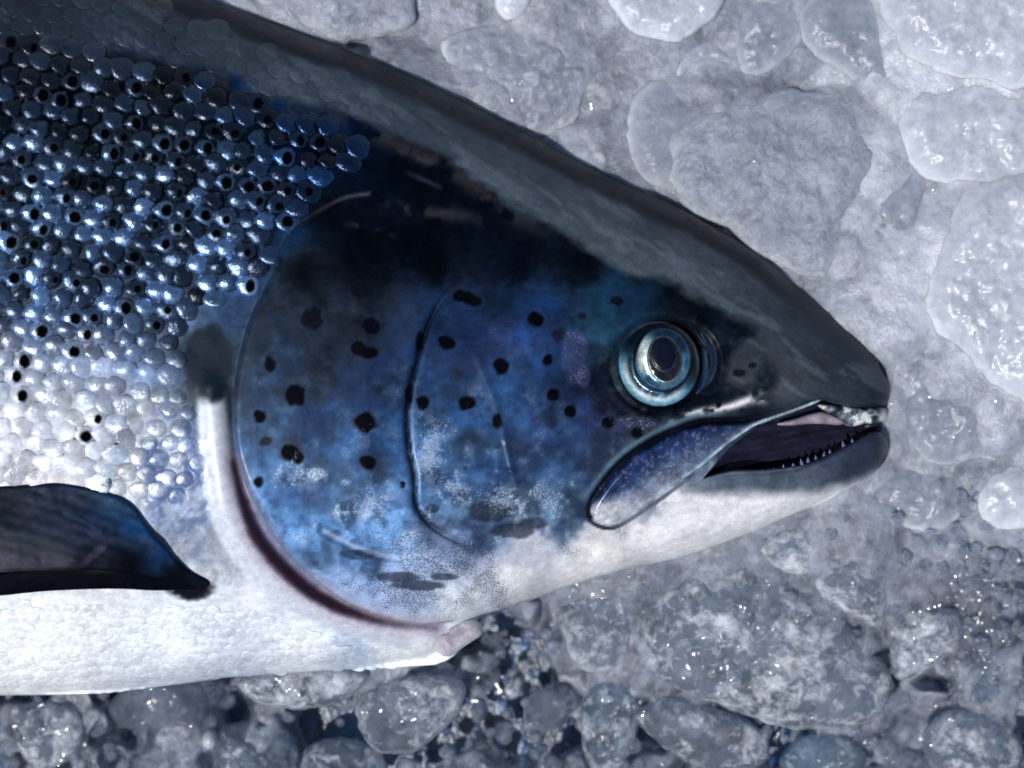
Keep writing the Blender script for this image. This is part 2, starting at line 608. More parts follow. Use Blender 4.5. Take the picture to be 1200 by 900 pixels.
CH = [
    # label, outline, level, dome, border radius, material, roughness, thickness
    ('broad frosted ice slab touching the middle of the fish forehead', [(785, 205), (800, 150), (838, 130), (880, 118), (940, 108), (1000, 120), (1032, 165), (1025, 215), (1000, 270), (968, 322), (940, 330), (900, 305), (850, 270), (800, 242)], -12, 26, 46, mt_frost, 5, 36),
    ('smooth oval ice lump wedged left of the frosted forehead slab', [(733, 150), (742, 112), (775, 95), (806, 108), (812, 150), (800, 195), (775, 216), (745, 205)], -18, 20, 34, mt_grey, 2, 30),
    ('pale ice chunk with a bright scalloped lower rim at the top edge', [(713, 2), (735, -30), (800, -40), (850, -10), (842, 18), (812, 42), (785, 52), (745, 38)], -4, 22, 30, mt_pale, 3, 34),
    ('glittering rough grey ice patch above the salmon nape', [(520, 50), (560, 30), (630, 28), (680, 45), (695, 90), (680, 135), (640, 158), (590, 150), (540, 110)], -24, 18, 40, mt_bed, 7, 30),
    ('frosty ice ridge along the top edge behind the salmon nape', [(300, 2), (340, -40), (430, -40), (482, -5), (478, 28), (440, 44), (395, 50), (350, 30)], -14, 20, 26, mt_frost, 5, 30),
    ('tiny pale ice tip poking down from the top edge', [(580, 4), (585, -22), (612, -26), (622, -4), (614, 16), (598, 25), (585, 18)], -8, 16, 16, mt_pale, 2, 22),
    ('grey ice lobe hanging between the pale scalloped chunk and the forehead slab', [(858, 40), (880, 0), (930, -10), (945, 30), (925, 70), (893, 88), (866, 80)], -14, 20, 30, mt_grey, 4, 30),
    ('low grey ice shelf under the pale scalloped chunk', [(800, 55), (840, 45), (862, 62), (866, 78), (848, 80), (815, 78), (795, 95), (786, 75)], -22, 14, 16, mt_grey, 3, 24),
    ('smooth grey ice block above the frosted forehead slab', [(935, 15), (985, -20), (1030, -5), (1045, 60), (1060, 110), (1010, 98), (975, 78), (945, 55)], -12, 22, 34, mt_grey, 3, 32),
    ('largest milky white ice block filling the top right corner', [(1030, 10), (1060, -40), (1230, -60), (1250, 60), (1200, 105), (1150, 98), (1085, 85), (1050, 55)], 2, 40, 50, mt_pale, 4, 50),
    ('milky ice swell below the white corner block', [(1050, 120), (1100, 90), (1180, 95), (1250, 120), (1250, 215), (1170, 222), (1095, 215), (1055, 175)], -6, 28, 50, mt_pale, 4, 46),
    ('big pale beaded ice block at the right edge, above the snout', [(1082, 350), (1092, 290), (1118, 235), (1160, 210), (1250, 200), (1250, 480), (1190, 470), (1130, 425), (1098, 390)], -2, 32, 50, mt_pale, 4, 46),
    ('grey ice wedge right of the frosted slab, pointing at the eye', [(1000, 275), (1030, 215), (1070, 190), (1095, 225), (1090, 290), (1078, 345), (1085, 385), (1050, 415), (1000, 385), (968, 345)], -20, 24, 42, mt_grey, 4, 34),
    ('small grey ice wedge between frosted slab and snout bridge', [(962, 330), (985, 318), (1005, 350), (1010, 385), (1035, 408), (1010, 410), (985, 385), (960, 360)], -22, 16, 18, mt_frost, 3, 26),
    ('grey ice plate directly in front of the snout tip', [(1050, 425), (1085, 395), (1125, 430), (1165, 470), (1180, 520), (1140, 545), (1090, 540), (1052, 510), (1040, 470)], -24, 20, 40, mt_grey, 5, 32),
    ('round whitish ice nugget at the right edge below the mouth', [(1140, 580), (1155, 548), (1185, 540), (1225, 555), (1230, 600), (1200, 622), (1160, 618)], -18, 24, 30, mt_pale, 4, 34),
    ('flat grey ice plate just under the lower jaw tip', [(1035, 555), (1075, 548), (1125, 560), (1130, 600), (1095, 625), (1050, 618), (1010, 600), (1005, 580)], -30, 18, 30, mt_grey, 5, 30),
    ('rough ice lump below the chin with a dark slit beneath', [(872, 648), (900, 618), (945, 610), (972, 640), (968, 668), (940, 676), (905, 668)], -30, 20, 26, mt_wet, 5, 30),
    ('square-cornered clear ice block beside the biggest lower chunk', [(962, 668), (985, 648), (1030, 640), (1047, 655), (1042, 700), (1030, 735), (1005, 725), (975, 715), (955, 690)], -34, 26, 26, mt_wet, 4, 34),
    ('biggest lower ice chunk, rough and see-through, below the jaw', [(748, 725), (775, 685), (830, 655), (880, 640), (915, 665), (950, 690), (985, 725), (1015, 755), (1040, 790), (1035, 825), (1005, 850), (950, 857), (895, 845), (850, 825), (795, 808), (755, 775)], -44, 36, 60, mt_wet, 8, 44),
    ('knobbly ice lump right of the biggest lower chunk', [(1040, 745), (1055, 715), (1090, 708), (1125, 720), (1128, 752), (1100, 775), (1070, 795), (1045, 790)], -48, 26, 24, mt_wet, 8, 34),
    ('round knobbly ice ball near the bottom right corner', [(1080, 870), (1095, 840), (1130, 832), (1170, 845), (1195, 870), (1190, 905), (1140, 920), (1095, 908)], -56, 30, 34, mt_wet, 8, 36),
    ('broken ice piece on the right edge above the corner ball', [(1130, 800), (1150, 770), (1185, 775), (1220, 790), (1215, 835), (1175, 840), (1140, 828)], -66, 24, 26, mt_blue, 8, 30),
    ('dim grey ice lump tucked under the salmon throat', [(655, 715), (690, 690), (735, 688), (745, 730), (735, 775), (700, 790), (665, 765)], -48, 22, 34, mt_wet, 6, 34),
    ('glassy ice nugget alone in the dark hollow under the throat', [(615, 825), (625, 808), (648, 808), (666, 825), (664, 848), (640, 858), (618, 850)], -62, 22, 18, mt_clear, 6, 26),
    ('long pale ice piece at the bottom, left below the biggest lower chunk', [(745, 840), (775, 815), (830, 828), (885, 848), (895, 885), (860, 905), (810, 895), (770, 872)], -62, 26, 28, mt_wet, 8, 34),
    ('small ice fragment on the bottom edge between long piece and corner ball', [(915, 890), (935, 865), (975, 860), (1005, 872), (1012, 905), (970, 925), (925, 915)], -66, 24, 22, mt_blue, 7, 30),
    ('upright ice splinter cluster right of the glassy nugget', [(680, 840), (700, 800), (735, 795), (752, 820), (745, 870), (725, 905), (690, 900)], -66, 24, 24, mt_blue, 8, 30),
    ('grey ice chunk with a square right end below the gill', [(415, 830), (440, 800), (490, 790), (538, 798), (540, 830), (510, 865), (470, 882), (430, 870)], -54, 28, 26, mt_wet, 7, 36),
    ('flat beaded ice slab pressed under the belly edge', [(280, 800), (300, 785), (360, 778), (420, 785), (430, 800), (400, 822), (350, 832), (305, 825)], -42, 26, 22, mt_wet, 5, 34),
    ('glassy ridged ice chunk with a tail under the belly', [(126, 825), (150, 802), (200, 800), (240, 805), (245, 835), (225, 852), (190, 855), (175, 880), (160, 885), (158, 860), (138, 848)], -44, 26, 20, mt_clear, 8, 34),
    ('frosted leaning ice wedge in the bottom left corner', [(10, 830), (40, 820), (85, 830), (100, 855), (85, 885), (55, 905), (30, 895), (15, 865)], -58, 26, 24, mt_wet, 7, 34),
    ('bottom edge ice lump below the flat beaded slab', [(245, 880), (265, 850), (310, 845), (345, 865), (350, 905), (300, 925), (255, 915)], -72, 24, 28, mt_blue, 8, 30),
    ('small pale ice pebble between glassy ridged chunk and beaded slab', [(232, 868), (240, 855), (252, 858), (254, 872), (246, 880), (236, 878)], -60, 14, 12, mt_pale, 2, 16),
    ('bottom edge ice lump below the square-ended grey chunk', [(350, 895), (375, 865), (420, 868), (445, 890), (440, 925), (390, 935), (355, 920)], -74, 22, 26, mt_blue, 8, 30),
    ('dull ice lump against the bottom edge left of the leaning wedge', [(-40, 870), (-15, 830), (5, 835), (14, 870), (10, 915), (-25, 920)], -70, 22, 22, mt_blue, 8, 30),
]
for i, (lb, pts, z0, h, R, m, rg, th) in enumerate(CH):
    ice_chunk(lb, pts, z0 - (2 if pts[0][1] < 560 else 8), h + 3, R, m, rg, th, seed=20 + i * 3)
ice_chunk('little pinkish melting ice lump in the notch under the throat', [(498, 738), (510, 728), (530, 724), (548, 724), (562, 732), (564, 742), (552, 752), (538, 762), (525, 768), (508, 760)], 36, 14, 12, mt_pink, 2.5, 44, seed=140, step=2.0)

# little broken bits that nobody could count, in the hollows
ico = bmesh.new()
bmesh.ops.create_icosphere(ico, subdivisions=2, radius=1.0)
IV = np.array([v.co[:] for v in ico.verts])
IF = np.array([[v.index for v in f.verts] for f in ico.faces])
ico.free()
VV, FF, nv = [], [], 0
for k in range(900):
    if k < 760:
        x, y = rng.uniform(-60, 1260), rng.uniform(640, 960)
        if rng.random() > sstep(600, 800, np.array(y - 0.1 * (x - 600))) + 0.12:
            continue
    else:
        x, y = rng.normal(1130, 70), rng.normal(690, 60)
    r = rng.uniform(3.5, 11) * (1.4 if rng.random() < 0.12 else 1)
    sc = rng.uniform(0.65, 1.25, 3) * r
    v = IV * (1 + 0.25 * (vnoise(IV[:, 0] * 1.7 + k, IV[:, 1] * 1.7 + IV[:, 2] * 2.3, k)[:, None] - 0.5) * 2) * sc
    a = rng.uniform(0, 6.28)
    ca, sa = math.cos(a), math.sin(a)
    zc = float(bed_base(np.array(x), np.array(y))) + rng.uniform(4, 26)
    VV.append(P(x + v[:, 0] * ca - v[:, 1] * sa, y + v[:, 0] * sa + v[:, 1] * ca, zc + v[:, 2]))
    FF.append(IF + nv)
    nv += len(IV)
o = mesh_obj('ice_crumbs', np.concatenate(VV), [np.concatenate(FF)], mt_clear)
o['kind'] = 'stuff'

# ------------------------------------------------------------------ the fish: shape
TOPX = [-260, -100, 0, 100, 183, 267, 333, 400, 467, 533, 600, 667, 733, 800, 833, 890, 933, 967, 1000, 1027, 1040, 1060]
TOPY = [-130, -112, -85, -54, -22, 7, 31, 56, 82, 113, 147, 183, 215, 245, 263, 297, 334, 363, 393, 420, 446, 500]
BOTX = [-260, -100, 0, 200, 400, 497, 560, 627, 733, 800, 877, 933, 993, 1030, 1040, 1060]
BOTY = [812, 815, 815, 804, 785, 770, 742, 705, 668, 653, 625, 601, 573, 549, 530, 500]
HX = [-260, 0, 300, 430, 600, 750, 850, 950, 1000, 1045]
HZ = [168, 168, 160, 150, 128, 106, 86, 64, 52, 40]

SIL = np.concatenate([
    spline([(-240, -128), (-100, -112), (0, -85), (100, -54), (183, -22), (267, 7), (333, 31), (400, 56), (467, 82), (533, 113), (600, 147),
            (667, 183), (733, 215), (800, 246), (833, 264), (890, 299), (933, 335), (967, 362), (1000, 391), (1024, 414), (1038, 436), (1042, 457),
            (1041, 480), (1040, 505), (1041, 530), (1031, 548), (1013, 562), (993, 574), (960, 591), (933, 601), (877, 625), (800, 652), (733, 667),
            (667, 687), (627, 702), (585, 715), (562, 724), (548, 742), (541, 757), (530, 770), (515, 777), (497, 780), (400, 785), (267, 794), (240, 798), (133, 811), (67, 814),
            (0, 815), (-100, 816), (-240, 814)], False, 5)])


def zbase(x, y, sil=None):
    yt = np.interp(x, TOPX, TOPY)
    yb = np.interp(x, BOTX, BOTY)
    H = np.interp(x, HX, HZ)
    s = np.clip(np.abs((y - (yt + yb) / 2) / ((yb - yt) / 2)), 0, 1)
    z = H * np.sqrt(np.maximum(0, 1 - s ** 2.7))
    if sil is None:
        sil, _ = sdist(np.asarray(x, float), np.asarray(y, float), SIL)
    f = np.clip(-sil / 26.0, 0, 1)
    return z * np.maximum(0, 1 - (1 - f) ** 2) ** 0.35


OPERC = [(432, 227), (400, 233), (362, 255), (335, 277), (320, 318), (297, 362), (284, 400), (276, 440), (272, 485), (275, 527), (287, 567), (305, 600),
         (322, 630), (352, 664), (400, 703), (450, 726), (497, 732), (530, 728)]
PREOP = [(540, 338), (522, 350), (509, 370), (498, 395), (489, 428), (481, 458), (478, 488), (480, 527), (486, 555), (487, 578), (490, 595), (502, 612), (520, 624), (545, 634)]
SUBOP = [(380, 622), (400, 633), (433, 647), (467, 653), (497, 650), (517, 660), (543, 680), (580, 692)]
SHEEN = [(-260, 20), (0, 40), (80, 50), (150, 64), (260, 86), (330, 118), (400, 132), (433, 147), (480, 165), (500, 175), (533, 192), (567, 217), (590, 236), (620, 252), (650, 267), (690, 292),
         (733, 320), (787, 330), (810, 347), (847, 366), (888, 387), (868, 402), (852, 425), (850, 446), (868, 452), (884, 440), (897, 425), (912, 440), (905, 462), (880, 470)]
CREST = [(745, 520), (770, 503), (793, 490), (820, 482), (850, 478), (880, 468), (893, 466)]
MAXTOP = [(691, 604), (692, 590), (710, 563), (733, 538), (770, 514), (800, 501), (827, 494), (867, 493), (893, 488), (927, 478), (960, 467)]
EYE_C = (772.0, 427.0)


def relief(x, y):
    """bones and folds under the skin"""
    z = 0.0
    d, _ = ldist(x, y, CREST, 4)
    z = z + 1.4 * np.exp(-(d / 8) ** 2)
    d, _ = ldist(x, y, MAXTOP, 4)
    z = z - 11 * np.exp(-(d / 5) ** 2)
    r = np.hypot((x - EYE_C[0]) / 1.0, y - EYE_C[1])
    z = z - 15 * sstep(60, 46, r) + 1.3 * np.exp(-((r - 61) / 7) ** 2)
    # fold in front of the eye
    r2 = np.hypot((x - 785) / 58.0, (y - 425) / 54.0)
    fr = sstep(800, 822, x)
    z = z - 4 * np.exp(-((r2 - 0.9) / 0.1) ** 2) * fr + 2.5 * np.exp(-((r2 - 1.08) / 0.08) ** 2) * fr
    # inner ridges of the cheek
    for pts, a, w in (([(520, 560), (545, 552), (567, 550), (602, 553)], 1.5, 3), ([(592, 515), (600, 550), (612, 590), (618, 605)], 1.2, 3),
                      ([(560, 420), (580, 470), (594, 520)], 0.8, 4)):
        d, _ = ldist(x, y, pts, 3)
        z = z + a * np.exp(-(d / w) ** 2)
    # head wrinkles, skull
    z = z + 1.1 * (fbm(x, y, 60, 3, 3) - 0.5) * 2 + 0.12 * (fbm(x, y, 9, 8, 3) - 0.5) * 2
    al = (x * 0.83 + y * 0.55)
    ac = (y * 0.83 - x * 0.55)
    back = sstep(0, -40, ac + 115)
    z = z + 0.35 * (fbm(al * 0.25, ac, 7, 51, 3) - 0.5) * 2 * back
    return z


# ------------------------------------------------------------------ the fish: pigment, with some light painted in
FL = [(-60, 120, 6, 14, 32), (60, 100, 6, 14, 32), (200, 110, 7, 20, 45), (300, 140, 8, 38, 80), (400, 170, 7, 36, 82), (440, 190, 5, 18, 44),  # flank, head and belly tones, some of the lighting included
      (0, 200, 14, 24, 42), (100, 190, 12, 26, 48), (200, 200, 16, 36, 66), (300, 220, 20, 48, 84), (0, 280, 50, 62, 84), (100, 280, 48, 66, 94), (200, 280, 48, 68, 100), (260, 310, 56, 78, 114),
      (0, 350, 100, 118, 150), (100, 350, 98, 118, 155), (200, 360, 96, 118, 158), (0, 420, 200, 206, 220), (100, 420, 180, 190, 212), (180, 430, 130, 148, 182), (0, 500, 245, 245, 248), (90, 500, 238, 240, 245),  # near-white low flank: sun glare painted as colour
      (170, 490, 190, 196, 208), (200, 540, 165, 178, 202), (200, 600, 150, 168, 198), (230, 640, 180, 190, 208), (60, 560, 245, 245, 248), (150, 570, 205, 212, 222),
      (330, 270, 14, 52, 92), (290, 330, 34, 62, 100), (270, 370, 34, 58, 92), (250, 420, 26, 42, 58), (230, 410, 22, 36, 46), (245, 455, 28, 40, 50),
      (420, 215, 6, 26, 56), (470, 200, 5, 14, 34), (520, 210, 8, 20, 44), (560, 240, 6, 14, 36),
      (380, 250, 8, 14, 24), (350, 320, 12, 18, 28), (310, 390, 26, 40, 60), (320, 450, 44, 64, 98), (420, 300, 6, 14, 28), (500, 290, 4, 12, 28), (600, 310, 5, 14, 36), (680, 310, 6, 14, 30), (640, 355, 34, 66, 122), (600, 350, 30, 60, 110),
      (340, 410, 22, 40, 64), (400, 390, 22, 40, 68), (370, 490, 34, 64, 112), (440, 440, 34, 62, 112), (440, 520, 44, 80, 136), (300, 530, 76, 104, 150), (340, 570, 64, 98, 152), (400, 600, 84, 120, 172),
      (460, 600, 96, 132, 182), (350, 640, 92, 130, 180), (430, 650, 100, 134, 186), (480, 690, 158, 176, 206), (420, 690, 142, 164, 200), (540, 710, 205, 210, 218),
      (550, 400, 38, 62, 118), (520, 360, 38, 62, 106), (620, 400, 50, 86, 158), (600, 460, 54, 90, 150), (530, 480, 52, 84, 136), (520, 560, 74, 106, 158), (580, 560, 58, 90, 146), (650, 560, 72, 90, 132),
      (640, 500, 62, 88, 146), (700, 540, 62, 72, 104), (680, 470, 56, 72, 128), (715, 500, 64, 72, 126), (660, 606, 92, 104, 134), (570, 615, 100, 120, 158), (520, 640, 140, 158, 190),
      (620, 640, 176, 178, 188), (600, 680, 214, 214, 216), (700, 640, 216, 214, 212), (680, 680, 218, 217, 216), (760, 630, 208, 207, 208), (800, 600, 196, 196, 200), (840, 590, 182, 186, 194), (900, 600, 214, 213, 214), (960, 580, 200, 201, 206),
      (676, 420, 40, 84, 128), (705, 390, 36, 96, 132), (700, 352, 26, 66, 100), (700, 450, 8, 20, 48), (740, 350, 18, 58, 96), (760, 490, 8, 14, 42), (720, 480, 14, 20, 52), (820, 360, 14, 30, 48), (840, 390, 16, 32, 50),
      (850, 430, 14, 26, 44), (830, 460, 10, 16, 32), (870, 450, 40, 46, 58), (800, 480, 20, 26, 50), (790, 510, 90, 100, 116), (740, 530, 74, 90, 116),
      (50, 740, 222, 226, 230), (200, 740, 218, 224, 230), (350, 750, 222, 226, 230), (480, 765, 224, 226, 228), (50, 800, 226, 228, 230), (300, 700, 206, 210, 218), (120, 700, 206, 208, 212), (250, 690, 200, 206, 214)]
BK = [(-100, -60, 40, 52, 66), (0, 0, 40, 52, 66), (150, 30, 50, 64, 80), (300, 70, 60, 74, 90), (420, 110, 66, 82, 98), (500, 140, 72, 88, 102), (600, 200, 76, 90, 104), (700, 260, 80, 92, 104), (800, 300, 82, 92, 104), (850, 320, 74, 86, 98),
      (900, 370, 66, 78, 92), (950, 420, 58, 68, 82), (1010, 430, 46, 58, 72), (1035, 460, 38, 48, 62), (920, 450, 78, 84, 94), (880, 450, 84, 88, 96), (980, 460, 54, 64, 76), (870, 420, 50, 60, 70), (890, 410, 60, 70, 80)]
SPOTS = [(547, 349, 10, 8, 1), (556, 353, 8, 7, 1), (538, 347, 8, 8, 1), (524, 402, 11, 9, 1), (628, 374, 9.5, 9, 1), (587, 430, 9, 10, 1), (655, 393, 8, 8, .55), (642, 422, 6, 7, 1), (682, 370, 5, 5, .6), (723, 353, 8, 6, .8),
         (495, 472, 7.5, 8.5, 1), (547, 472, 10, 9, 1), (583, 493, 6, 10, 1), (648, 463, 8, 7.5, 1), (668, 482, 7.5, 7, 1), (712, 496, 8, 7.5, 1), (746, 507, 7.5, 7, 1), (435, 382, 11, 10, 1), (420, 408, 9, 9, 1), (433, 414, 11, 7, 1),
         (492, 400, 5, 12, .9), (480, 463, 5, 12, .9), (428, 495, 13, 12, 1), (431, 542, 10, 10, 1), (472, 568, 4, 5.5, 1), (422, 340, 10, 10, .6), (450, 322, 10, 10, .6), (512, 323, 10, 11, .6),
         (347, 463, 12, 14, 1), (304, 487, 8, 8, 1), (311, 517, 7, 6, .7), (340, 530, 11, 10, 1), (349, 537, 8, 8, 1), (303, 565, 6, 7, 1), (365, 373, 13, 14, .8), (317, 427, 7, 10, .9),
         (823, 375, 8, 7, .8), (860, 378, 8, 8, .6), (440, 430, 6, 6, .25), (535, 440, 8, 8, .3), (573, 600, 26, 12, .55), (600, 622, 24, 9, .5), (625, 613, 16, 8, .4), (507, 596, 9, 6, .5),
         (465, 676, 26, 6, .55), (490, 686, 34, 6, .55), (420, 650, 22, 7, .4), (520, 676, 16, 5, .5),
         (125, 568, 7, 5, .9)]
_fl = np.array(FL, float)
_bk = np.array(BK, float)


def idw(x, y, T, p=3.2, soft=14.0):
    num = np.zeros((len(x), 3))
    den = np.zeros(len(x))
    for r in T:
        w = 1.0 / (((x - r[0]) ** 2 + (y - r[1]) ** 2 + soft * soft) ** (p / 2))
        num += w[:, None] * r[2:][None]
        den += w
    return num / den[:, None]


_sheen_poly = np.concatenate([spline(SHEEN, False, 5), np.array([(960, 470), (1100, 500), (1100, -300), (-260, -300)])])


def blend(c, k, to):
    return c * (1 - k[:, None]) + np.asarray(to, float) * k[:, None]


def paint(x, y):
    """-> linear colour, metallic"""
    x = np.asarray(x, float)
    y = np.asarray(y, float)
    wx_ = x + 14 * (fbm(x, y, 30, 61) - 0.5) + 12 * (fbm(x, y, 7, 62, 2) - 0.5)
    wy_ = y + 14 * (fbm(x, y, 30, 67) - 0.5) + 12 * (fbm(x, y, 7, 68, 2) - 0.5)
    c = idw(wx_, wy_, _fl)
    hm = sstep(-4, 8, x - np.interp(y, [228, 277, 362, 440, 527, 600, 664, 730], [430, 335, 297, 276, 275, 305, 352, 480]))
    c = c * (1 - 0.22 * hm * sstep(170, 110, c.mean(1)))[:, None] * (1 + (hm * sstep(170, 110, c.mean(1)))[:, None] * np.array([[-0.16, 0.01, 0.02]]))
    dk = sstep(95, 25, c.mean(1))
    tr_ = sstep(330, 430, x)
    c = c * (1 - (0.12 + 0.33 * tr_) * dk)[:, None]
    lum0 = c.mean(1) / 255
    head = sstep(-4, 8, x - np.interp(y, [228, 277, 362, 440, 527, 600, 664, 730], [430, 335, 297, 276, 275, 305, 352, 480]))
    # blue mottling of the cheek and gill cover, with bright flecks of guanine
    m1 = fbm(x, y, 34, 71, 5, 0.6)
    c = c * (1 + head * (0.3 + 1.1 * sstep(0.7, 0.45, lum0)) * (m1 - 0.5))[:, None]
    fl = fbm(x, y, 12, 75, 2, 0.6) * 0.45 + fbm(x, y, 46, 77, 3) * 0.55
    cheek = head * sstep(0.72, 0.5, lum0) * sstep(330, 430, y) * (0.35 + 0.65 * sstep(470, 620, y))
    k = sstep(0.50, 0.72, fl) * cheek
    c = blend(c, k * 0.38, (140, 170, 208))
    fleck = k * 0.75 + 0.15 * cheek
    k = sstep(0.50, 0.36, fl) * cheek * 0.45
    c = blend(c, k, (26, 38, 74))
    # pale patches along the front of the preopercle edge and behind it
    for cx, cy, rx, ry, a in ((503, 530, 22, 40, .8), (540, 580, 24, 18, .6), (590, 585, 24, 20, .7), (445, 585, 20, 20, .6), (420, 600, 30, 20, .5), (560, 465, 16, 20, .4), (620, 470, 20, 16, .25), (355, 560, 34, 16, .5)):
        r = ((x - cx) / rx) ** 2 + ((y - cy) / ry) ** 2
        k = np.exp(-r) * a * sstep(0.40, 0.64, fbm(x, y, 10, 83, 2, 0.6))
        c = blend(c, k * 0.6, (196, 204, 216))
        fleck = fleck + np.exp(-r) * a * 0.9
    # purple sheen patch behind the eye and under it
    for cx, cy, rx, ry, a in ((672, 415, 16, 34, .75), (684, 440, 8, 14, .6), (740, 497, 34, 10, .4), (620, 390, 50, 30, .2)):
        r = ((x - cx) / rx) ** 2 + ((y - cy) / ry) ** 2
        k = sstep(1.3, 0.5, r + 0.8 * (fbm(x, y, 8, 87, 2) - 0.5)) * a * 0.6
        c = blend(c, k, (84, 78, 128))
        fleck = fleck + k * 0.7
    # specks on the white throat
    dots = sstep(0.42, 0.80, fbm(x, y, 40, 93, 3) + 0.10 * sstep(.85, .5, lum0)) * head * sstep(0.3, 0.55, lum0) * sstep(800, 700, x) * sstep(738, 715, y) * 0.8
    # silver flank skin below the scales: streaky
    fk = sstep(560, 500, np.abs(y - 560) * 3 + 380) * (1 - head)
    by = sstep(680, 705, y)
    tx = fbm(x, y, 14, 97, 4, .65) * (1 - by) + fbm(x * 0.4, y + 0.1 * x, 6, 98, 3, .6) * by
    c = c * (1 + (0.6 - 0.42 * by) * (tx - 0.5) * (1 - head))[:, None]
    r = ((x - 205) / 42) ** 2 + ((y - 560 - 0.55 * (x - 205)) / 105) ** 2
    k = sstep(1.3, 0.3, r) * (1 - head) * sstep(0.40, 0.56, fbm(x, y, 24, 105, 4, .7)) * sstep(455, 500, y)
    c = blend(c, k * 0.75, (84, 108, 158))
    c = c * (1 - 0.16 * sstep(430, 470, y) * sstep(700, 660, y) * (1 - head))[:, None]
    # crest over the upper lip
    d, pr = ldist(x, y, CREST, 4)
    c = blend(c, np.exp(-(d / (1.6 + 5.5 * pr ** 1.5)) ** 2) * sstep(0.15, 0.55, pr) * sstep(.25, .6, fbm(x, y, 7, 99, 2)), (212, 212, 214))
    dm, pm = ldist(x, y, MAXTOP, 4)
    out = sstep(0, 2, np.interp(x, [688, 692, 710, 733, 770, 800, 827, 867, 893, 927, 960], [592, 590, 563, 538, 514, 501, 494, 493, 488, 478, 467]) - y)
    c = blend(c, np.exp(-((dm - 8) / 3.5) ** 2) * out * sstep(0.05, .2, pm) * sstep(.75, .55, pm) * .55, (128, 160, 178))
    c = blend(c, sstep(5.5, 2.5, dm) * sstep(0.85, .65, pm) * .9, (6, 10, 20))  # groove above the lip bone, its shade painted as a dark line
    # painted shade of the fold under the lip bone, from its tip along the lower edge
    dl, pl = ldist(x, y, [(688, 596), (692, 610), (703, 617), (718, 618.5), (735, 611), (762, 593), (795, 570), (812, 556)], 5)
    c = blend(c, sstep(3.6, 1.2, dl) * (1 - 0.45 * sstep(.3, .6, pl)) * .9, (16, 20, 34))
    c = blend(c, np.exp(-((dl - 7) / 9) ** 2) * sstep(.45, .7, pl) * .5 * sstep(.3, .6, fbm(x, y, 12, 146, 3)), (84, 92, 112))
    # pale shoulder girdle behind the gill, and its dark slit
    gird = [(247, 455), (250, 500), (256, 550), (268, 610), (295, 655), (335, 692), (400, 722), (470, 742), (520, 752)]
    d, pr = ldist(x, y, gird, 5)
    wd = 19 - 6 * np.abs(pr - 0.45)
    k = sstep(wd + 5, wd - 4, d) * sstep(452, 480, y + 6 * (fbm(x, y, 12, 101) - .5))
    c = blend(c, k * (1 - head), (188, 194, 204))
    slit = [(273, 540), (284, 585), (300, 625), (330, 664), (372, 698), (420, 720), (470, 732), (510, 736)]
    d, pr = ldist(x, y, slit, 5)
    wd = 3 + 7 * np.sin(np.clip(pr * 1.1, 0, 1) * np.pi)
    c = blend(c, np.exp(-(d / (wd + 8)) ** 2) * .55, (140, 120, 142))
    c = blend(c, sstep(wd + 4, wd - 6, d + 4 * (fbm(x, y, 16, 102, 3) - .5)) * (1 - 0.7 * sstep(.6, 1, pr)), (46, 30, 46))
    # dark feathered patch of skin over the girdle
    r = np.maximum(np.abs(x - 246) / 30, 0) ** 2 + ((y - 425) / 46) ** 2
    k = sstep(1.15, 0.7, r + 0.6 * (fbm(x, y, 14, 103, 4) - 0.5)) * (1 - head)
    c = blend(c, k * 0.95, (14, 26, 38))
    r = ((x - 224) / 27) ** 2 + ((y - 691) / 12.5) ** 2
    c = blend(c, sstep(1.5, 0.35, r + 1.0 * (fbm(x, y, 7, 104, 2) - .5)) * .97, (6, 8, 16))
    # thin pale edge of the gill cover
    d, pr = ldist(x, y, OPERC, 5)
    k = np.exp(-(d / 2.2) ** 2) * (0.25 + 0.5 * sstep(0.12, 0.02, pr) + 0.5 * sstep(0.5, 0.6, pr))
    c = blend(c, k * 0.8, (120, 118, 128))
    d, pr = ldist(x, y, PREOP, 5)
    sd = x - np.interp(y, [338, 370, 428, 488, 555, 595, 634], [540, 509, 489, 478, 486, 490, 545])
    k = np.exp(-((d - 3) / 3) ** 2) * (sd > 0) * sstep(0.2, 0.6, pr) * 0.3 * sstep(.35, .6, fbm(x, y, 14, 106, 3))
    c = blend(c, k, (150, 170, 200))
    k = sstep(3.5, 1, np.abs(d - 1.5)) * (sd <= 0.5) * sstep(0.05, .25, pr) * sstep(1.0, .8, pr) * 0.75
    c = blend(c, k, (8, 12, 28))  # shade in the fold behind the cheek edge, painted dark
    d, pr = ldist(x, y, SUBOP, 5)
    c = blend(c, np.exp(-(d / 3.5) ** 2) * 0.5 * head, (186, 198, 214))
    # nape: brown band under the sheen edge, wavy slime line
    k = np.zeros(len(x))
    ds, _ = seg_dist(x, y, spline(SHEEN[:21], False, 4))[:2]
    sds = np.where(inside(x, y, _sheen_poly), -ds, ds)
    k = np.exp(-((sds - 9) / 9) ** 2) * sstep(0.4, 0.6, fbm(x, y, 26, 107, 4)) * sstep(700, 560, x)
    c = blend(c, k * 0.75, (52, 48, 50))
    for pts, w, to in (([(440, 232), (470, 243), (510, 250), (545, 252), (580, 268)], 7, (70, 68, 72)), ([(455, 172), (490, 186), (520, 192)], 4, (66, 70, 80)), ([(470, 200), (500, 212), (520, 222)], 3, (60, 66, 84)),
                       ([(400, 262), (430, 266), (470, 280)], 2.5, (38, 54, 78))):
        d, pr = ldist(x, y, pts, 4)
        c = blend(c, np.exp(-(d / (w * (0.5 + fbm(x, y, 14, 109)))) ** 2) * 0.55 * np.sin(np.clip(pr, 0, 1) * np.pi) * sstep(0.35, 0.55, fbm(x, y, 16, 111, 3)), to)
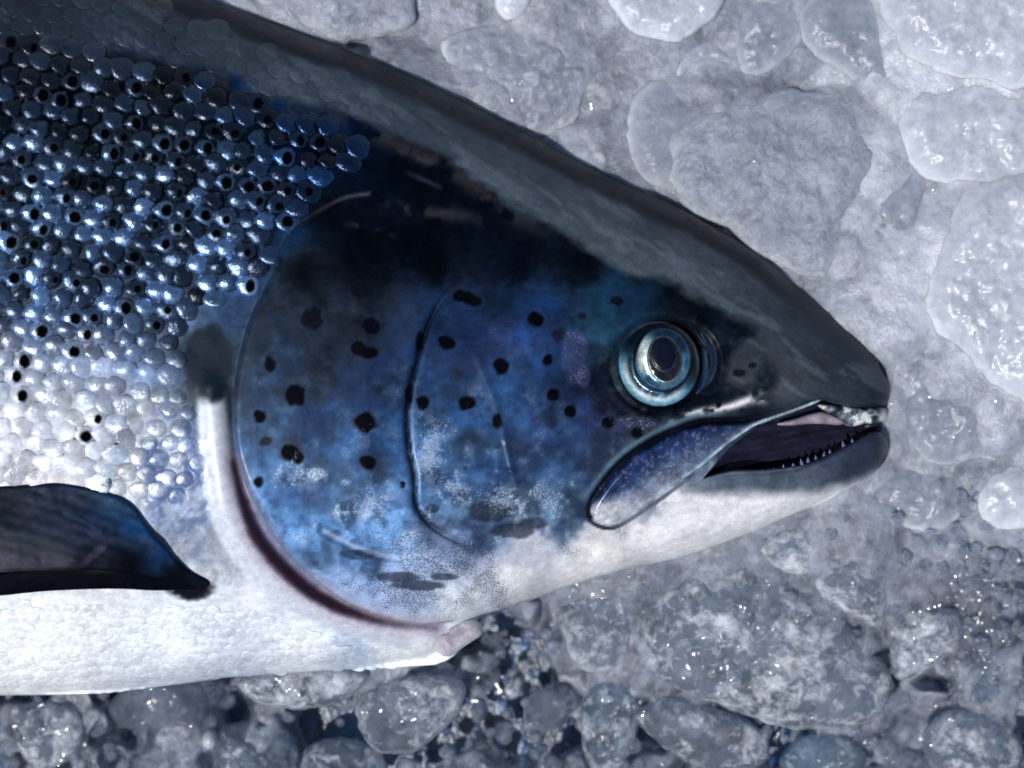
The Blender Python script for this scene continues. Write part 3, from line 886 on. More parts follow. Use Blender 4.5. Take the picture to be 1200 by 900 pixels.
    # black spots
    for sx, sy, rx, ry, a in SPOTS:
        near = (np.abs(x - sx) < rx * 2) & (np.abs(y - sy) < ry * 2)
        if near.any():
            xx, yy = x[near], y[near]
            r = np.sqrt(((xx - sx) / rx) ** 2 + ((yy - sy) / ry) ** 2) + 0.34 * (vnoise(xx / 7, yy / 7, int(sx)) - 0.5)
            k = sstep(1.16, 0.80, r) * a
            c[near] = blend(c[near], k, (5, 6, 14))
    # slate back holding the painted sky sheen, wavy lower edge; dark keel on top
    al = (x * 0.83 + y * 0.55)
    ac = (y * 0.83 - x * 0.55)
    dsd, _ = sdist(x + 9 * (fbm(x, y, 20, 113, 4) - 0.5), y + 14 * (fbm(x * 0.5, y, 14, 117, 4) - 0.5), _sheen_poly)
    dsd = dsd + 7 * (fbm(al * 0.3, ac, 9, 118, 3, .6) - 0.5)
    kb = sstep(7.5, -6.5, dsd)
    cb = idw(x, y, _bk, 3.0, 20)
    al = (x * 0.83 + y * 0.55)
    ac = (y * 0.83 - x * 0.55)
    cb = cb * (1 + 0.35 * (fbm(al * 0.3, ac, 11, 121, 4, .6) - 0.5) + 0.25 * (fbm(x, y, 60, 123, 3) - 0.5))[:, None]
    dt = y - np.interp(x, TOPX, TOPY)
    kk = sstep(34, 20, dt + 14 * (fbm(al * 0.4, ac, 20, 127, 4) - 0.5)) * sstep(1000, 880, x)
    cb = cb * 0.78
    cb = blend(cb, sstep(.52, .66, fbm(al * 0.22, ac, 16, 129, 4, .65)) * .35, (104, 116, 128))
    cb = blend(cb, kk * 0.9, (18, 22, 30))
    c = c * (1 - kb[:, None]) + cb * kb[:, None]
    # nostril
    for nxs, nys, rx, ry in ((866, 437, 8, 5), (882, 428, 5, 4)):
        r = ((x - nxs) / rx) ** 2 + ((y - nys) / ry) ** 2
        c = blend(c, sstep(1.3, .6, r) * 0.8, (8, 10, 18))
    lum = c.mean(1) / 255
    met = 0.15 * head * sstep(0.12, 0.25, lum) * sstep(0.75, 0.4, lum) + 0.34 * (1 - head) * sstep(480, 400, y + 0.25 * (x - 100)) + 0.10 * (1 - head) * sstep(640, 520, y)
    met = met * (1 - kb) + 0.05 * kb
    paint.fine = np.stack([dots * (1 - kb), np.clip(fleck, 0, 1.3) * (1 - kb), np.zeros(len(x))], 1)
    return lin(c), np.clip(met, 0, 1)


mt_skin = skin_material('fish_skin', rough=0.42, coat=0.06, bump=0.14, coat_rough=0.2, spec=0.12)
mt_scale = skin_material('fish_scale', rough=0.25, coat=0.7, bump=0.8, grain=(420, 1500), spots=True, spec=0.3, coat_rough=0.17)
mt_scale_soft = skin_material('fish_scale_flat', rough=0.32, coat=0.35, bump=0.22, grain=(700, 2200), spots=True, spec=0.25, coat_rough=0.2)
mt_bone = skin_material('wet_jaw_skin', rough=0.34, coat=0.12, bump=0.2, spec=0.2)

salmon = bpy.data.objects.new('salmon', None)
link(salmon)
salmon.location = (0, 0, 0)
salmon.empty_display_size = 0.02
salmon['label'] = 'whole raw salmon with black spots and open mouth, lying on the ice'
salmon['category'] = 'fish'

# --- body and upper head in one skin
BODY = np.concatenate([SIL[:22 * 5 + 1], spline([(1041, 474), (1028, 477), (1012, 478), (995, 477), (978, 473), (962, 470), (930, 484), (895, 497), (862, 519), (835, 548), (812, 578), (803, 615), (802, 651)], False, 5)])
tail = [(800, 652), (733, 667)]
i0 = int(np.argmin(np.hypot(SIL[:, 0] - 800, SIL[:, 1] - 652)))
BODY = np.concatenate([BODY[:-1], SIL[i0:]])
step = 2.0
X, Y, sd, Q, B = grid_region(BODY, step)
silsd, _ = sdist(X, Y, SIL)
zb = zbase(X, Y, silsd)
rf = relief(X, Y) * np.clip(-silsd / 12, 0, 1)
gi, _ = ldist(X, Y, [(247, 455), (250, 500), (256, 550), (268, 610), (295, 655), (335, 692), (400, 722), (470, 742), (520, 752)], 5)
sl, slp = ldist(X, Y, [(273, 470), (280, 540), (292, 585), (312, 625), (340, 660), (380, 694), (430, 716), (480, 726), (520, 728)], 5)
rf = rf + 4 * np.exp(-(gi / 13) ** 2) - 13 * np.exp(-(sl / 11) ** 2) * np.clip(-silsd / 12, 0, 1)
upl, _ = ldist(X, Y, [(1040, 474), (1012, 478), (978, 473), (962, 470), (930, 484), (895, 497)], 4)
rf = rf - np.where((X > 880), 16 * np.maximum(0, 1 - upl / 9) ** 2, 0)
# belly skin: fine pleats in rows
bel = sstep(690, 740, Y) * sstep(560, 480, X)
rf = rf + bel * 1.3 * (fbm(X * 0.45, Y + 0.1 * X, 5, 131, 3) - 0.5) * 2 * np.clip(-silsd / 14, 0, 1)
fk = sstep(470, 530, Y) * sstep(680, 640, Y) * sstep(110, 170, X) * sstep(262, 235, X)
rf = rf + fk * 0.6 * (fbm(X, Y, 7, 133, 3) - 0.5) * 2
Z = zb + rf
V = P(X, Y, Z)
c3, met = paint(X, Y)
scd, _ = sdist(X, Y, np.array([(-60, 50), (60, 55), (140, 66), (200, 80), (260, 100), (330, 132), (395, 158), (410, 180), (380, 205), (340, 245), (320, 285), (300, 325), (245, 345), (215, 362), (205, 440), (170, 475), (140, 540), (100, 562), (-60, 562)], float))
c3 = c3 * (1 - (0.75 - 0.62 * sstep(350, 460, Y)) * sstep(6, -6, scd))[:, None]      # body colour darkened under the scales to deepen the gaps
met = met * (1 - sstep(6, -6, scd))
cen = P(np.array([480.0]), np.array([400.0]), np.array([0.0]))[0]
W, Fq, bv = skirt(V, B, 55, 0.06, cen)
fine = paint.fine
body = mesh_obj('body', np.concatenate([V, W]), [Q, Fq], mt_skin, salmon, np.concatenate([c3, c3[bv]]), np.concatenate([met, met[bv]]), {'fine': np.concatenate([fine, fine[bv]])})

# --- pieces that lie over the body skin


def plate(name, poly_pts, off, mat, parent=salmon, step=2.0, n=5, drop=8, colfun=None, closed_poly=None):
    poly = closed_poly if closed_poly is not None else spline(poly_pts, True, n)
    X, Y, sd, Q, B = grid_region(poly, step)
    silsd, _ = sdist(X, Y, SIL)
    z = zbase(X, Y, silsd) + relief(X, Y) * np.clip(-silsd / 12, 0, 1) + off(X, Y, -sd)
    V = P(X, Y, z)
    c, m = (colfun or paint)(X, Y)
    W, Fq, bv = skirt(V, B, drop)
    fine = paint.fine if colfun is None else np.zeros((len(X), 3))
    return mesh_obj(name, np.concatenate([V, W]), [Q, Fq], mat, parent, np.concatenate([c, c[bv]]), np.concatenate([m, m[bv]]), {'fine': np.concatenate([fine, fine[bv]])})


def rim_round(d, R):
    f = np.clip(d / R, 0, 1)
    return np.sqrt(np.maximum(0, 1 - (1 - f) ** 2))


GILL_R = [(530, 728), (560, 714), (590, 690), (590, 655), (575, 615), (560, 570), (555, 520), (556, 460), (566, 410), (570, 370), (560, 318), (520, 266), (470, 236), (432, 227)]
CHEEK_R = [(545, 634), (580, 652), (640, 655), (690, 640), (700, 560), (700, 440), (680, 360), (620, 322), (575, 322), (540, 338)]


def off_gill(x, y, d):
    e, p = ldist(x, y, OPERC, 5)
    near = np.clip(e / 9, 0, 1)
    lip = np.sqrt(np.maximum(0, 1 - (1 - near) ** 2))
    t = 9 * sstep(226, 285, y + 0.1 * (x - 430))
    r, _ = ldist(x, y, GILL_R, 5)
    fade = sstep(0, 85, r)
    z = -1.2 + (t + 1.2) * fade - t * fade * (1 - lip) * 0.75
    g, gp = ldist(x, y, SUBOP, 5)
    z = z - 3.0 * np.exp(-((g - 2) / 4) ** 2) * (y > 600) + 1.5 * np.exp(-((g - 8) / 6) ** 2)
    g, gp = ldist(x, y, PREOP, 5)
    z = z - 9 * np.exp(-(g / 5) ** 2)
    for pts in ([(330, 640), (380, 672), (440, 694), (500, 706)], [(360, 668), (420, 700), (480, 716)]):
        g, gp = ldist(x, y, pts, 4)
        z = z - 2.4 * np.exp(-(g / 3.5) ** 2)
    return z


gill_poly = np.concatenate([spline(OPERC, False, 5)[:-1], spline(GILL_R, False, 5)[:-1]])
gill = plate('gill_cover', None, off_gill, mt_skin, closed_poly=gill_poly, drop=7)


def off_cheek(x, y, d):
    e, p = ldist(x, y, PREOP, 5)
    near = np.clip(e / 7, 0, 1)
    lip = np.sqrt(np.maximum(0, 1 - (1 - near) ** 2))
    r, _ = ldist(x, y, CHEEK_R, 5)
    fade = sstep(0, 80, r)
    return -1.2 + 14 * fade - 6 * (1 - lip) * fade


cheek_poly = np.concatenate([spline(PREOP, False, 5)[:-1], spline(CHEEK_R, False, 5)[:-1]])
cheek = plate('cheek_plate', None, off_cheek, mt_skin, closed_poly=cheek_poly, drop=7)


# upper lip bone
def col_max(x, y):
    n = len(x)
    d, p = ldist(x, y, MAXTOP, 5)
    e, q = ldist(x, y, [(718, 614), (733, 608), (760, 590), (793, 567), (820, 550), (840, 533), (860, 517), (893, 496), (927, 483), (960, 471)], 4)
    c = np.tile(np.array([58.0, 76, 104]), (n, 1))
    up = e / (d + e + 1e-3)
    c = blend(c, sstep(0.35, 0.75, up), (26, 44, 84))
    lowc = sstep(0.55, 0.12, up + .3 * (fbm(x, y, 12, 145) - .5))
    c = blend(c, lowc * sstep(860, 740, x) * .8, (150, 150, 164))
    c = blend(c, sstep(760, 715, x) * sstep(578, 600, y + .25 * (x - 700)) * .9, (212, 210, 214))
    c = blend(c, sstep(840, 900, x), (96, 106, 120))
    c = blend(c, np.exp(-((e - 2.5) / 2.6) ** 2) * 0.85, (186, 204, 214))
    c = c * (1 + 0.9 * (fbm(x, y, 10, 141, 4, .65) - 0.5))[:, None]
    k = sstep(0.58, 0.68, fbm(x, y, 5, 143, 3, .7)) * 0.4
    c = blend(c, k, (150, 150, 176))
    return lin(c), np.full(n, 0.2)


MAX_POLY = [(691, 604), (692, 590), (710, 563), (733, 538), (770, 514), (800, 501), (827, 494), (867, 493), (893, 488), (927, 478), (958, 467), (960, 471), (927, 484), (893, 497), (860, 518),
            (840, 534), (820, 551), (793, 568), (760, 591), (733, 608), (717, 615), (700, 611)]
jawbone = plate('upper_lip_bone', MAX_POLY, lambda x, y, d: -9 + 14 * rim_round(d, 8), mt_bone, n=4, step=1.6, drop=10, colfun=col_max)


# lower jaw
def col_jaw(x, y):
    c, m = paint(x, y)
    n = len(x)
    yl = np.interp(x, [780, 840, 900, 960, 1000, 1045], [576, 577, 577, 576, 566, 545]) + 7 * (fbm(x, y, 18, 151, 3) - .5)
    g = np.tile(np.array([72.0, 82, 98]), (n, 1))
    g = blend(g, sstep(930, 1010, x), (36, 45, 62))
    g = blend(g, sstep(850, 800, x), (110, 116, 130))
    yt = np.interp(x, [800, 833, 860, 900, 940, 967, 1000, 1013, 1030], [567, 557, 551, 550, 545, 534, 518, 511, 507])
    g = blend(g, sstep(9, 2, y - yt) * sstep(850, 940, x), (34, 38, 62))
    g = blend(g, np.exp(-((y - yt - 2) / 2) ** 2) * sstep(955, 930, x) * 0.7, (150, 160, 172))
    g = g * (1 + 0.5 * (fbm(x, y, 12, 153, 4, .6) - .5))[:, None]
    w = np.tile(np.array([212.0, 212, 214]), (n, 1))
    w = w * (1 + 0.25 * (fbm(x, y, 16, 157, 4, .6) - .5))[:, None]
    k = sstep(10, -9, y - yl) * sstep(770, 815, x + 0.3 * (580 - y))
    l = g * k[:, None] + w * (1 - k)[:, None]
    f = sstep(745, 830, x)
    return c * (1 - f)[:, None] + lin(l) * f[:, None], m * (1 - f)


JAW_POLY = np.concatenate([spline([(735, 612), (775, 588), (800, 568), (833, 557), (860, 551), (900, 550), (940, 545), (967, 534), (1000, 518), (1013, 511), (1028, 506), (1038, 514), (1041, 530), (1031, 548), (1013, 562), (993, 574), (960, 591), (933, 601), (877, 625), (800, 652), (740, 665.5)], False, 5)])


def off_jaw(x, y, d):
    yt = np.interp(x, [735, 775, 800, 833, 860, 900, 940, 967, 1000, 1013, 1030, 1040], [612, 588, 568, 557, 551, 550, 545, 534, 518, 511, 507, 512])
    e = np.maximum(y - yt, 0)
    lip = rim_round(e, 10)
    return -3 + 6 * sstep(738, 800, x) - 12 * (1 - lip) * sstep(780, 830, x)


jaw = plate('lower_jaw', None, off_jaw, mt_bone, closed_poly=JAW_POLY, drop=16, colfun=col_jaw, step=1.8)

# dark inside of the mouth, and the pale palate edge
mt_mouth = skin_material('mouth_lining', rough=0.3, coat=0.2, bump=0.4)


def col_mouth(x, y):
    c = np.tile(np.array([26.0, 26, 42]), (len(x), 1))
    c = c * (1 + 0.8 * (fbm(x * 0.4, y, 8, 161, 4) - .5))[:, None]
    return lin(c), np.zeros(len(x))


plate('mouth_lining', [(790, 575), (830, 540), (870, 505), (920, 484), (960, 470), (1000, 476), (1030, 480), (1031, 512), (1005, 530), (960, 552), (900, 566), (830, 572)],
      lambda x, y, d: -26 - 12 * np.clip(d / 20, 0, 1) + 2 * np.sin((y + 0.2 * x) / 3.0), mt_mouth, drop=6, colfun=col_mouth)


def col_palate(x, y):
    c = np.tile(np.array([138.0, 126, 138]), (len(x), 1))
    c = c * (1 + 0.4 * (fbm(x, y, 10, 163, 4) - .5))[:, None]
    return lin(c), np.zeros(len(x))


plate('palate', [(910, 497), (930, 491), (955, 484), (970, 484), (990, 493), (984, 498), (965, 497), (945, 497), (925, 499)], lambda x, y, d: -18 + 6 * rim_round(d, 6), mt_mouth, drop=6, colfun=col_palate, step=1.6)


def col_lip(x, y):
    c = np.tile(np.array([104.0, 112, 122]), (len(x), 1))
    f = fbm(x, y, 11, 167, 4, .65)
    c = blend(c, sstep(0.52, 0.68, f), (206, 206, 206))
    c = blend(c, sstep(0.5, 0.38, f), (34, 42, 56))
    return lin(c), np.zeros(len(x))


plate('gum', [(960, 474), (985, 475), (1010, 478), (1034, 477), (1042, 486), (1032, 495), (1012, 497), (994, 500), (984, 490), (968, 482)],
      lambda x, y, d: -14 + 9 * rim_round(d, 8) + 3 * (vnoise(x / 7, y / 7, 3) - .5) * 2, mt_mouth, drop=12, colfun=col_lip, step=1.6)

mt_tooth, t, b = new_mat('tooth')
b.inputs['Base Color'].default_value = (*lin((104, 100, 132)), 1)
b.inputs['Roughness'].default_value = 0.25
b.inputs['Subsurface Weight'].default_value = 0.4
b.inputs['Subsurface Radius'].default_value = (1, .9, .9)
b.inputs['Subsurface Scale'].default_value = 0.0006


def zat(x, y):
    return float(zbase(np.array([float(x)]), np.array([float(y)]))[0])


def tooth(bx, by, tx, ty, r, dz0, dz1):
    """curved cone from its root to its tip"""
    N, M = 8, 6
    V = []
    zr, zt_ = zat(bx, by) + dz0, zat(bx, by) + dz1
    for i in range(M):
        t_ = i / (M - 1)
        px, py = bx + (tx - bx) * t_ - 1.2 * math.sin(t_ * 3.14), by + (ty - by) * t_
        pz = zr + (zt_ - zr) * t_
        rr = r * (1 - t_ ** 1.4) + 0.25
        for j in range(N):
            a = j / N * 6.2832
            V.append((px + rr * math.cos(a), py + rr * 0.5 * math.sin(a) * 0.6, pz + rr * math.sin(a)))
    V = np.array(V)
    F = [[i * N + j, i * N + (j + 1) % N, (i + 1) * N + (j + 1) % N, (i + 1) * N + j] for i in range(M - 1) for j in range(N)]
    F2 = [[(M - 1) * N, (M - 1) * N + j, (M - 1) * N + j + 1] for j in range(1, N - 1)]
    return mesh_obj('tooth', P(V[:, 0], V[:, 1], V[:, 2]), [np.array(F), np.array(F2)], mt_tooth, jaw)


for bx, by, tx, ty, r in ((934, 549, 931, 538, 3.0), (943, 549, 939, 534, 3.8), (951, 546, 948, 533, 3.6), (961, 544, 957, 529, 3.8), (969, 541, 964, 528, 3.4), (978, 538, 973, 524, 3.8), (986, 533, 981, 522, 3.0),
                          (995, 529, 991, 515, 3.8), (1005, 525, 1001, 512, 3.6), (920, 551, 918, 544, 2.2), (908, 552, 906, 546, 2.0), (1014, 520, 1010, 509, 3.0)):
    tooth(bx + rng.normal(0, 1), by + 2, tx + rng.normal(0, 1.6), ty + rng.uniform(0, 4.5), r * rng.uniform(1.0, 1.5), -9, -5)

# ------------------------------------------------------------------ eye
mt_eye = skin_material('eye_silver', rough=0.22, coat=0.8, bump=0.35, grain=(500, 2200), coat_rough=0.06)
mt_pupil, t, b = new_mat('pupil')
b.inputs['Base Color'].default_value = (*lin((5, 12, 32)), 1)
b.inputs['Roughness'].default_value = 0.2
b.inputs['Specular IOR Level'].default_value = 0.15
mt_cornea, t, b = new_mat('cornea')
tr = nd(t, 'ShaderNodeBsdfTransparent')
gl = nd(t, 'ShaderNodeBsdfGlossy')
gl.inputs['Roughness'].default_value = 0.06
fr = nd(t, 'ShaderNodeFresnel')
fr.inputs['IOR'].default_value = 1.2
mx = nd(t, 'ShaderNodeMixShader')
t.links.new(fr.outputs[0], mx.inputs[0])
t.links.new(tr.outputs[0], mx.inputs[1])
t.links.new(gl.outputs[0], mx.inputs[2])
t.links.new(mx.outputs[0], t.nodes['Material Output'].inputs['Surface'])
EZ = zat(*EYE_C) - 8


def ell(cx, cy, rx, ry, n=48, rot=0.0):
    a = np.linspace(0, 2 * math.pi, n, endpoint=False)
    ex, ey = rx * np.cos(a), ry * np.sin(a)
    return np.stack([cx + ex * math.cos(rot) - ey * math.sin(rot), cy + ex * math.sin(rot) + ey * math.cos(rot)], 1)


def disc(name, poly, zf, cf, mat, parent, step=1.3, drop=6):
    X, Y, sd, Q, B = grid_region(poly, step)
    V = P(X, Y, zf(X, Y, -sd))
    W, Fq, bv = skirt(V, B, drop)
    if cf:
        c, m = cf(X, Y, -sd)
        return mesh_obj(name, np.concatenate([V, W]), [Q, Fq], mat, parent, np.concatenate([c, c[bv]]), np.concatenate([m, m[bv]]))
    return mesh_obj(name, np.concatenate([V, W]), [Q, Fq], mat, parent)


def z_eye(x, y, d):
    # rounded white ring, hollow towards the iris
    return EZ + 13 * np.sin(np.clip(d / 26, 0, 1) * math.pi * 0.62) - 3 * sstep(16, 26, d)


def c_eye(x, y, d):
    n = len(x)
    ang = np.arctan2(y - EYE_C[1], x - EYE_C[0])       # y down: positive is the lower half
    lowl = 0.5 + 0.5 * np.cos(ang - math.radians(115))  # lit lower left and shaded top, both painted by angle
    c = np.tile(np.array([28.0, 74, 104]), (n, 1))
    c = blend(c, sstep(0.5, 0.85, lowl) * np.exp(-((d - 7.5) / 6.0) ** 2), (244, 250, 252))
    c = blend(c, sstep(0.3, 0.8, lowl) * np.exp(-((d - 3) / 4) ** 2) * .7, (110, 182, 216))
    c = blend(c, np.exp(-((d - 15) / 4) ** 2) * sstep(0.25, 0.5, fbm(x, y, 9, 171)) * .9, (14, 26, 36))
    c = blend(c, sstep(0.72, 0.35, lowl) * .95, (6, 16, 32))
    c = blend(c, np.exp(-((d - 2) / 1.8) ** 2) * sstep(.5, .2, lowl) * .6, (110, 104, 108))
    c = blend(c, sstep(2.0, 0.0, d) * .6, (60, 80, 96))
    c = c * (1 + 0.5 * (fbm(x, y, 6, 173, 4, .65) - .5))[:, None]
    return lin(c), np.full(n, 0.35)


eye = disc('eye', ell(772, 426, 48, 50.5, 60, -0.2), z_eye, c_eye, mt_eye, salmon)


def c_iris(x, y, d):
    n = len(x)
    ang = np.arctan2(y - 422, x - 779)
    left = 0.5 + 0.5 * np.cos(ang - math.radians(190))  # bright crescents: light gathered in the eye, painted by angle
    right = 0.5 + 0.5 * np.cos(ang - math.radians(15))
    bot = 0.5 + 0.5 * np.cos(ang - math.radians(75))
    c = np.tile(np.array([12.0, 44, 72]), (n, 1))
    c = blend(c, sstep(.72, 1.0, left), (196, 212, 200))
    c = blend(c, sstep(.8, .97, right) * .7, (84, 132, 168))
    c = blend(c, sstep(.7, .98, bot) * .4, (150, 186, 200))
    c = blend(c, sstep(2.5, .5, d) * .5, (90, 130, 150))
    c = c * (1 + 0.8 * (fbm(x, y, 7, 181, 4, .7) - .5))[:, None]
    return lin(c), np.full(n, 0.4)


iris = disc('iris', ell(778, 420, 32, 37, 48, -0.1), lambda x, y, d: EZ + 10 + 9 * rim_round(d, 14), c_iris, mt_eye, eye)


def c_ring(x, y, d):
    n = len(x)
    c = np.tile(np.array([15.0, 19, 26]), (n, 1))
    ang = np.arctan2(y - 420, x - 779)
    k = np.exp(-((d - 1.0) / 1.3) ** 2) * (0.45 + 0.55 * sstep(.4, .9, 0.5 + 0.5 * np.cos(ang - math.radians(110))))
    c = blend(c, k, (110, 130, 136))
    c = c * (1 + 0.9 * (fbm(x, y, 6, 185, 4, .7) - .5))[:, None]
    return lin(c), np.full(n, 0.2)


inner = disc('inner_iris', ell(779, 421, 20.5, 28.5, 48, -0.12), lambda x, y, d: EZ + 19.2 + 0.8 * rim_round(d, 3), c_ring, mt_eye, eye, step=1.1)


def c_pup_rim(x, y, d):
    n = len(x)
    c = np.tile(np.array([34.0, 38, 46]), (n, 1))
    c = c * (1 + 0.8 * (fbm(x, y, 6, 187, 4, .7) - .5))[:, None]
    return lin(c), np.full(n, 0.2)


disc('pupil_rim', ell(777.5, 415.5, 16, 20.5, 40, -0.1), lambda x, y, d: EZ + 20.6 + 0 * x, c_pup_rim, mt_eye, eye, step=1.1, drop=2)
disc('pupil', ell(777.5, 415, 14.5, 19, 40, -0.1), lambda x, y, d: EZ + 21.4 + 1.0 * rim_round(d, 10), None, mt_pupil, eye, step=1.1, drop=2)
disc('cornea', ell(777, 421, 35, 39, 48, -0.1), lambda x, y, d: EZ + 13 + 15 * rim_round(d, 34), None, mt_cornea, eye, step=1.6, drop=3)


# fleshy fold in front of the eye
def c_fold(x, y, d):
    n = len(x)
    c = np.tile(np.array([20.0, 38, 60]), (n, 1))
    c = blend(c, np.exp(-((d - 2) / 3) ** 2) * sstep(826, 838, x), (66, 70, 92))
    c = c * (1 + 0.5 * (fbm(x, y, 8, 189, 4, .6) - .5))[:, None]
    return lin(c), np.full(n, 0.15)


FOLD = [(816, 381), (830, 392), (841, 408), (844, 422), (840, 440), (830, 455), (814, 464), (819, 450), (823, 430), (822, 408)]
disc('eyelid_fold', spline(FOLD, True, 5), lambda x, y, d: zbase(x, y) - 8 + 7 * rim_round(d, 9), c_fold, mt_skin, salmon)

# ------------------------------------------------------------------ pectoral fin
mt_fin = skin_material('fin_membrane', rough=0.55, coat=0.0, bump=0.12, spec=0.12)


def c_fin(x, y, d):
    n = len(x)
    c = idw(x, y, np.array([(0, 590, 18, 34, 52), (0, 650, 74, 78, 92), (60, 600, 26, 44, 74), (60, 650, 62, 66, 84), (100, 620, 20, 42, 82), (130, 590, 16, 70, 116), (165, 620, 20, 84, 150), (190, 655, 14, 60, 120), (110, 655, 12, 18, 34),
                            (150, 660, 8, 10, 22), (-60, 620, 50, 60, 76), (200, 672, 8, 12, 24)], float), 3, 8)
    c = c * 0.62
    c = c * (1 + 0.6 * (fbm(x * 0.8 + y * .3, y - 0.3 * x, 11, 191, 4, .6) - .5))[:, None]
    r = ((x - 112) / 20) ** 2 + ((y - 648 + 0.8 * (x - 112)) / 7) ** 2
    c = blend(c, sstep(1.3, .2, r) * .4, (58, 44, 86))
    dd, _ = ldist(x, y, [(75, 602), (95, 610), (118, 624)], 3)
    c = blend(c, np.exp(-(dd / 1.6) ** 2) * .4, (70, 96, 120))
    return lin(c), np.full(n, 0.15)


FIN = [(-90, 572), (0, 570), (40, 568), (67, 566.5), (100, 571), (133, 579), (150, 588), (162, 600), (175, 622), (187, 634), (205, 654), (225, 671), (245, 682), (235, 690), (200, 680), (150, 672), (90, 668), (0, 671), (-90, 680)]


def z_fin(x, y, d):
    up = sstep(575, 670, y)
    ray = np.sin((y - 0.32 * x) * 0.42 + 1.2 * np.sin(x / 40.0)) * 0.25
    return zbase(x, y) + 5 + 22 * up * sstep(250, 120, x) + ray * np.clip(d / 8, 0, 1) - 3 * (1 - rim_round(d, 4)) + 2 * (fbm(x, y, 26, 193, 3) - .5) * 2


fin = disc('pectoral_fin', spline(FIN, True, 5), z_fin, c_fin, mt_fin, salmon, step=2.0, drop=3)


def c_ray(x, y, d):
    c = np.tile(np.array([5.0, 7, 14]), (len(x), 1))
    c = c * (1 + 0.9 * (fbm(x * .3, y, 9, 197, 4, .6) - .5))[:, None]
    c = blend(c, np.exp(-((y - 668) / 2.0) ** 2) * sstep(90, 130, x) * sstep(200, 170, x) * .6, (48, 50, 58))
    return lin(c), np.zeros(len(x))


RAY = [(-90, 676), (0, 671), (60, 664), (110, 665), (160, 668), (205, 675), (232, 682), (238, 686), (230, 690), (212, 691), (180, 692), (133, 690), (67, 692), (30, 695), (0, 698), (-90, 704)]
disc('leading_fin_ray', spline(RAY, True, 5), lambda x, y, d: zbase(x, y) + 2.5 + 19 * sstep(245, 110, x) + 3 * rim_round(d, 12), c_ray, mt_fin, fin, step=2.0, drop=24)

# ------------------------------------------------------------------ scales
SC = np.array([(-60, 45), (60, 50), (140, 62), (200, 75), (260, 95), (330, 125), (400, 150), (432, 165), (420, 195), (380, 215), (345, 250), (325, 290), (310, 325), (290, 345), (250, 350), (222, 365), (212, 400),
               (205, 440), (185, 458), (165, 480), (150, 535), (122, 570), (70, 561), (0, 564), (-60, 566)], float)
SHB = np.array([(-60, -70), (60, -40), (180, 0), (270, 40), (360, 75), (450, 110), (470, 135), (430, 150), (330, 120), (260, 92), (140, 58), (-60, 42)], float)
ringr = [0.0, 0.42, 0.75, 0.93, 1.04]
ringz = [1.0, 0.86, 0.48, 0.05, -0.75]
NS = 12


def scale_geo(cx, cy, rx, ry, dome, lift, rot, tx=0.0, ty=0.0):
    vx, vy, vz, u, w = [0.0], [0.0], [ringz[0] * dome], [0.0], [0.0]
    for rr, rz in zip(ringr[1:], ringz[1:]):
        a = np.arange(NS) / NS * 2 * math.pi
        ca, sa = np.cos(a), np.sin(a)
        egg = 1 + 0.12 * (-ca)                     # free edge points to the tail (left)
        egg = egg * (1 + (0.10 + 0.05 * (rr > .6)) * (_tab[(np.arange(NS) * 5 + int(cx * 13)) & 255, int(cy * 7) & 255] - .5) * 2)
        lx, ly = rr * rx * ca * egg, rr * ry * sa
        vx += list(lx)
        vy += list(ly)
        vz += list(rz * dome + (rr < .9) * 0.9 * (_tab[(np.arange(NS) * 3 + int(cy * 11)) & 255, (int(cx * 5) + int(rr * 9)) & 255] - .5))
        u += list(lx)
        w += list(ly)
    vx, vy, vz, u, w = map(np.array, (vx, vy, vz, u, w))
    vz = vz + vx * tx + vy * ty - lift * vx / rx                        # tail side up, head side tucked in
    c_, s_ = math.cos(rot), math.sin(rot)
    X = cx + vx * c_ - vy * s_
    Y = cy + vx * s_ + vy * c_
    return X, Y, vz, u, w


SF4, SF3 = [], []
for j in range(NS):
    SF3.append([0, 1 + (j + 1) % NS, 1 + j])
    for i in range(len(ringr) - 2):
        a0 = 1 + i * NS
        SF4.append([a0 + j, a0 + (j + 1) % NS, a0 + NS + (j + 1) % NS, a0 + NS + j])
SF4, SF3 = np.array(SF4), np.array(SF3)

